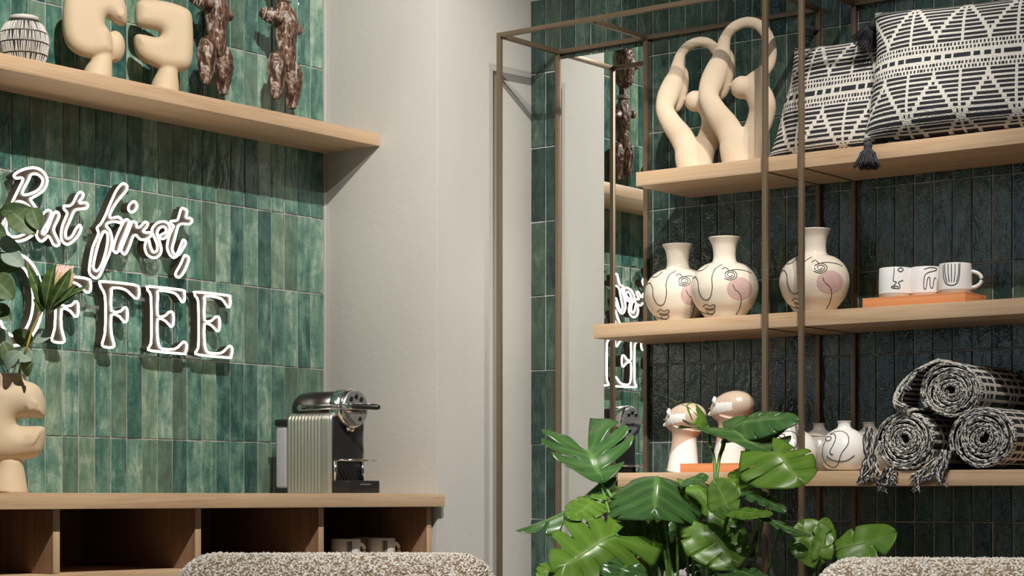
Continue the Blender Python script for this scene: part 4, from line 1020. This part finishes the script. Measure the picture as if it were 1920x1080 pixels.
# each leaf: stalk pixel and distance, tip pixel and distance, breadth in pixels, facing, bright or dark, options, stalk path
ML = [
 ((1102,845,4.60),(1132,908,4.52),168,(.15,.35,1),0,dict(droop=.15,base=1.15,cup=-.25,seed=1,lobes=4,cut=.35,gp=1.5),(1160,1010)),
 ((1128,905,4.55),(966,996,4.50),62,(.3,.9,.25),0,dict(droop=-.30,base=.15,seed=2,cup=.5),(1185,1000)),
 ((1155,1003,4.42),(1036,1078,4.36),190,(-.35,.3,1),1,dict(droop=.25,base=.62,cup=.3,seed=3,lobes=5,cut=.40,gp=1.3),(1215,1060)),
 ((1232,893,4.48),(1226,975,4.40),185,(0,.6,.85),0,dict(droop=.35,base=.18,cup=.62,seed=4,lobes=4,cut=.7),(1252,1010)),
 ((1362,806,4.62),(1448,862,4.46),205,(.25,.75,.75),0,dict(droop=.25,base=.60,cup=-.18,seed=5,lobes=4,cut=.38,gp=1.4),(1342,900)),
 ((1364,808,4.61),(1500,790,4.50),74,(-.1,.7,.8),0,dict(droop=.45,base=.1,cup=.3,seed=25,lobes=4,cut=.8),(1342,900)),
 ((1326,800,4.62),(1286,762,4.56),50,(.1,.5,.8),1,dict(droop=.25,base=.15,seed=6,lobes=3,cut=.9),(1340,900)),
 ((1450,846,4.42),(1505,912,4.36),150,(.1,.55,.9),1,dict(droop=.3,base=.5,seed=7,cup=.3,lobes=4),(1463,960)),
 ((1405,878,4.50),(1385,925,4.44),80,(-.5,.5,.9),1,dict(droop=.2,base=.4,seed=8,lobes=4),(1430,960)),
 ((1368,960,4.38),(1340,898,4.42),70,(-.6,.3,.9),1,dict(droop=.1,base=.1,seed=9,lobes=4,cut=.75),(1345,1040)),
 ((1368,960,4.38),(1450,965,4.34),52,(.1,.9,.5),1,dict(droop=.1,base=.1,seed=29,lobes=4,cut=.8),(1345,1040)),
 ((1395,920,4.42),(1474,962,4.36),58,(.2,.9,.5),0,dict(droop=.25,base=.2,seed=10,lobes=4),(1375,1000)),
 ((1428,966,4.36),(1522,1006,4.32),42,(.1,.95,.3),0,dict(droop=-.1,base=.1,seed=11,lobes=4),(1400,1030)),
 ((1537,1046,4.34),(1500,975,4.38),88,(-.1,.2,1),1,dict(droop=.1,base=.15,seed=12,cut=.75,lobes=4),(1520,1100)),
 ((1537,1046,4.34),(1552,970,4.38),50,(.2,.1,1),1,dict(droop=.2,base=.1,seed=32,cut=.6,lobes=4),(1520,1100)),
 ((1572,1030,4.34),(1682,997,4.30),86,(-.1,.6,.9),1,dict(droop=-.15,base=.05,seed=13,cut=.62,lobes=3,gp=1.3),(1530,1060)),
 ((1327,985,4.46),(1382,1066,4.42),128,(.15,.25,1),1,dict(droop=.1,base=.45,seed=14,cut=.62,lobes=4),(1318,1070)),
 ((1232,985,4.52),(1222,1078,4.50),60,(-.6,.1,1),1,dict(droop=.1,base=.2,seed=15,lobes=4,cut=.7),(1250,1050)),
 ((1280,950,4.56),(1283,1056,4.54),34,(.7,.1,1),1,dict(droop=.1,base=.1,seed=16,lobes=4,cut=.8),(1290,1060)),
 ((1030,1062,4.45),(1012,1088,4.42),40,(0,.5,1),1,dict(droop=.2,base=.3,seed=17,lobes=3),(1120,1130)),
 ((1172,1062,4.36),(1160,1100,4.34),95,(0,.7,.8),0,dict(droop=.2,base=.4,seed=18),(1220,1150)),
 ((1380,1072,4.34),(1440,1086,4.30),70,(0,.95,.4),0,dict(droop=.1,base=.5,seed=19),(1340,1130)),
 ((1190,920,4.60),(1110,935,4.52),62,(0,.9,.5),1,dict(droop=.2,base=.2,seed=20),(1215,1010)),
 ((1300,905,4.58),(1340,975,4.50),80,(.3,.6,.8),1,dict(droop=.3,base=.3,seed=21,lobes=4),(1300,1010)),
 ((1200,960,4.56),(1175,1040,4.50),96,(-.2,.4,1),1,dict(droop=.2,base=.3,seed=22),(1240,1080)),
 ((1120,940,4.52),(1065,975,4.46),76,(-.2,.7,.8),1,dict(droop=.2,base=.3,seed=23),(1190,1030)),
 ((1245,1000,4.60),(1262,1075,4.58),90,(.2,.3,1),0,dict(droop=.2,base=.3,seed=24),(1265,1100)),
 ((1300,1020,4.62),(1330,1085,4.6),90,(.2,.3,1),0,dict(droop=.2,base=.3,seed=26),(1300,1120)),
 ((1130,990,4.56),(1100,1060,4.52),100,(-.2,.3,1),0,dict(droop=.2,base=.3,seed=27),(1200,1100)),
 ((1285,900,4.50),(1325,902,4.44),52,(.1,.7,.8),0,dict(droop=.3,base=.3,seed=28,lobes=3),(1270,1000)),
]
for a, b, wd, nn, br_, kw, via in ML:
    A = atd(*a)-pc; T = atd(*b)-pc
    monstera(A, T, wd*a[2]/F, cn(*nn), MONB if br_ else MONL, **kw)
    stalk([(a[0], a[1], a[2]), ((a[0]*.65+via[0]*.35), (a[1]*.68+via[1]*.32), (a[2]*.7+4.48*.3)), (via[0], via[1]+15, 4.48), ((via[0]+1290)/2, 1290, PD), (1290+random.uniform(-25,25), 1500, PD)])
tag(mp, 'large green monstera plant in front of the bronze shelving', 'plant')

# ================================================================ boucle armchairs
def boucle():
    m = mat('boucle_fabric', (.6,.56,.5), .95); g = NG(m); v = g.coords(); oi = g.n('NewGeometry')
    c = g.ramp(g.math('ADD', g.math('MULTIPLY', oi.outputs['Random Per Island'], .7), g.math('MULTIPLY', g.noise(v, 90, 3, .6), .3)), [(.12,(.42,.34,.24)),(.30,(.66,.60,.52)),(.6,(.82,.78,.71))])
    g.l(c, g.b.inputs['Base Color']); g.b.inputs['Specular IOR Level'].default_value = .2
    vo = g.n('TexVoronoi', _Scale=190); g.l(v, vo.inputs['Vector']); g.bump(vo.outputs['Distance'], .6, .003); return m
BOU = boucle(); BOUB = mat('boucle_backing', (.24,.17,.11), .95)
def chair(c, yaw, Wd, top, label, nub_area):
    r = root('boucle_armchair', c, yaw)
    # curved backrest, thick rounded shell; local -y is the back seen here
    def shell(w_, t_, h0, h1, rad):
        bm = bmesh.new(); bmesh.ops.create_cube(bm, size=1); bmesh.ops.scale(bm, vec=(w_, t_, h1-h0), verts=bm.verts); bmesh.ops.translate(bm, vec=(0,0,(h0+h1)/2), verts=bm.verts)
        bmesh.ops.bevel(bm, geom=bm.edges[:], offset=rad, segments=7, affect='EDGES', profile=.5, clamp_overlap=True)
        me = bpy.data.meshes.new('s'); bm.to_mesh(me); bm.free(); return me
    me = shell(Wd, .15, .30, top, .068)
    for v in me.vertices:
        if v.co.z > .6: v.co.z += -.010*(2*v.co.x/Wd)**2
    b = newobj('backrest', me, BOUB, r, (0,0,0)); me.shade_smooth()
    # loops of yarn, scattered over the shell
    me.calc_loop_triangles(); tri = np.array([[me.vertices[i].co[:] for i in t.vertices] for t in me.loop_triangles]); nrm = np.cross(tri[:,1]-tri[:,0], tri[:,2]-tri[:,0]); ar = np.linalg.norm(nrm, axis=1); nrm = nrm/np.maximum(ar[:,None], 1e-9)
    keep = tri[:,:,2].max(axis=1) > top-.30; ar = ar*keep; n = int(ar.sum()/2/(nub_area**2)); idx = rng.choice(len(ar), n, p=ar/ar.sum())
    u = rng.random((n,2)); fl_ = u.sum(1) > 1; u[fl_] = 1-u[fl_]; P = tri[idx,0]+(tri[idx,1]-tri[idx,0])*u[:,:1]+(tri[idx,2]-tri[idx,0])*u[:,1:]
    P = P[P[:,2] > top-.20]; idx = idx[:len(P)]
    bm = bmesh.new(); bmesh.ops.create_icosphere(bm, subdivisions=1, radius=1); iv = np.array([v.co[:] for v in bm.verts]); jf = np.array([[v.index for v in f.verts] for f in bm.faces]); bm.free()
    n = len(P); sc_ = np.stack([rng.uniform(.0014,.0022,n), rng.uniform(.0014,.0022,n), rng.uniform(.0026,.0044,n)], 1)
    q = rng.normal(size=(n,4)); q /= np.linalg.norm(q, axis=1)[:,None]; w,x,y,z = q.T
    Rm = np.stack([1-2*(y*y+z*z),2*(x*y-z*w),2*(x*z+y*w),2*(x*y+z*w),1-2*(x*x+z*z),2*(y*z-x*w),2*(x*z-y*w),2*(y*z+x*w),1-2*(x*x+y*y)],1).reshape(n,3,3)
    vs = np.einsum('nij,nkj->nki', Rm, iv[None]*sc_[:,None,:])+P[:,None,:]+rng.uniform(-.001,.0012,(n,1,3)); fs = jf[None]+(np.arange(n)*len(iv))[:,None,None]
    m2 = bpy.data.meshes.new('nubs'); V_ = vs.reshape(-1,3); F_ = fs.reshape(-1,3)
    m2.vertices.add(len(V_)); m2.vertices.foreach_set('co', V_.ravel().astype(np.float32)); m2.loops.add(F_.size); m2.loops.foreach_set('vertex_index', F_.ravel().astype(np.int32))
    m2.polygons.add(len(F_)); m2.polygons.foreach_set('loop_start', np.arange(0, F_.size, 3, dtype=np.int32)); m2.update(calc_edges=True); m2.shade_smooth()
    o = newobj('yarn_loops', m2, BOU, b); o['kind'] = 'stuff'
    s = newobj('seat', shell(Wd-.03, .56, .26, .45, .06), BOU, r, (0,.36,0)); s.data.shade_smooth()
    for sx in (-1, 1): a = newobj('armrest', shell(.11, .56, .28, .62, .05), BOU, r, (sx*(Wd/2-.055), .34, 0)); a.data.shade_smooth()
    for sx in (-1, 1):
        for y in (.0, .56): fin('leg', MB().tube([(sx*(Wd/2-.08), y, .27), (sx*(Wd/2-.06), y, 0)], [.018, .012], 12), BRONZE, r, smooth=True)
    tag(r, label, 'armchair')
c = atd(632, 1080, 3.60); Wd = 606*3.60/F*1.0
zt_ = CZ-(1034-HZ)/F*3.55
chair((c.x, c.y, 0), AX, Wd, zt_, 'cream boucle armchair seen from behind in front of the oak counter', .0036)
c = atd(1785, 1080, 3.45); zt_ = CZ-(1044-HZ)/F*3.40
chair((c.x, c.y, 0), AX-R(4), 520*3.45/F, zt_, 'cream boucle armchair seen from behind in front of the right shelving', .0036)
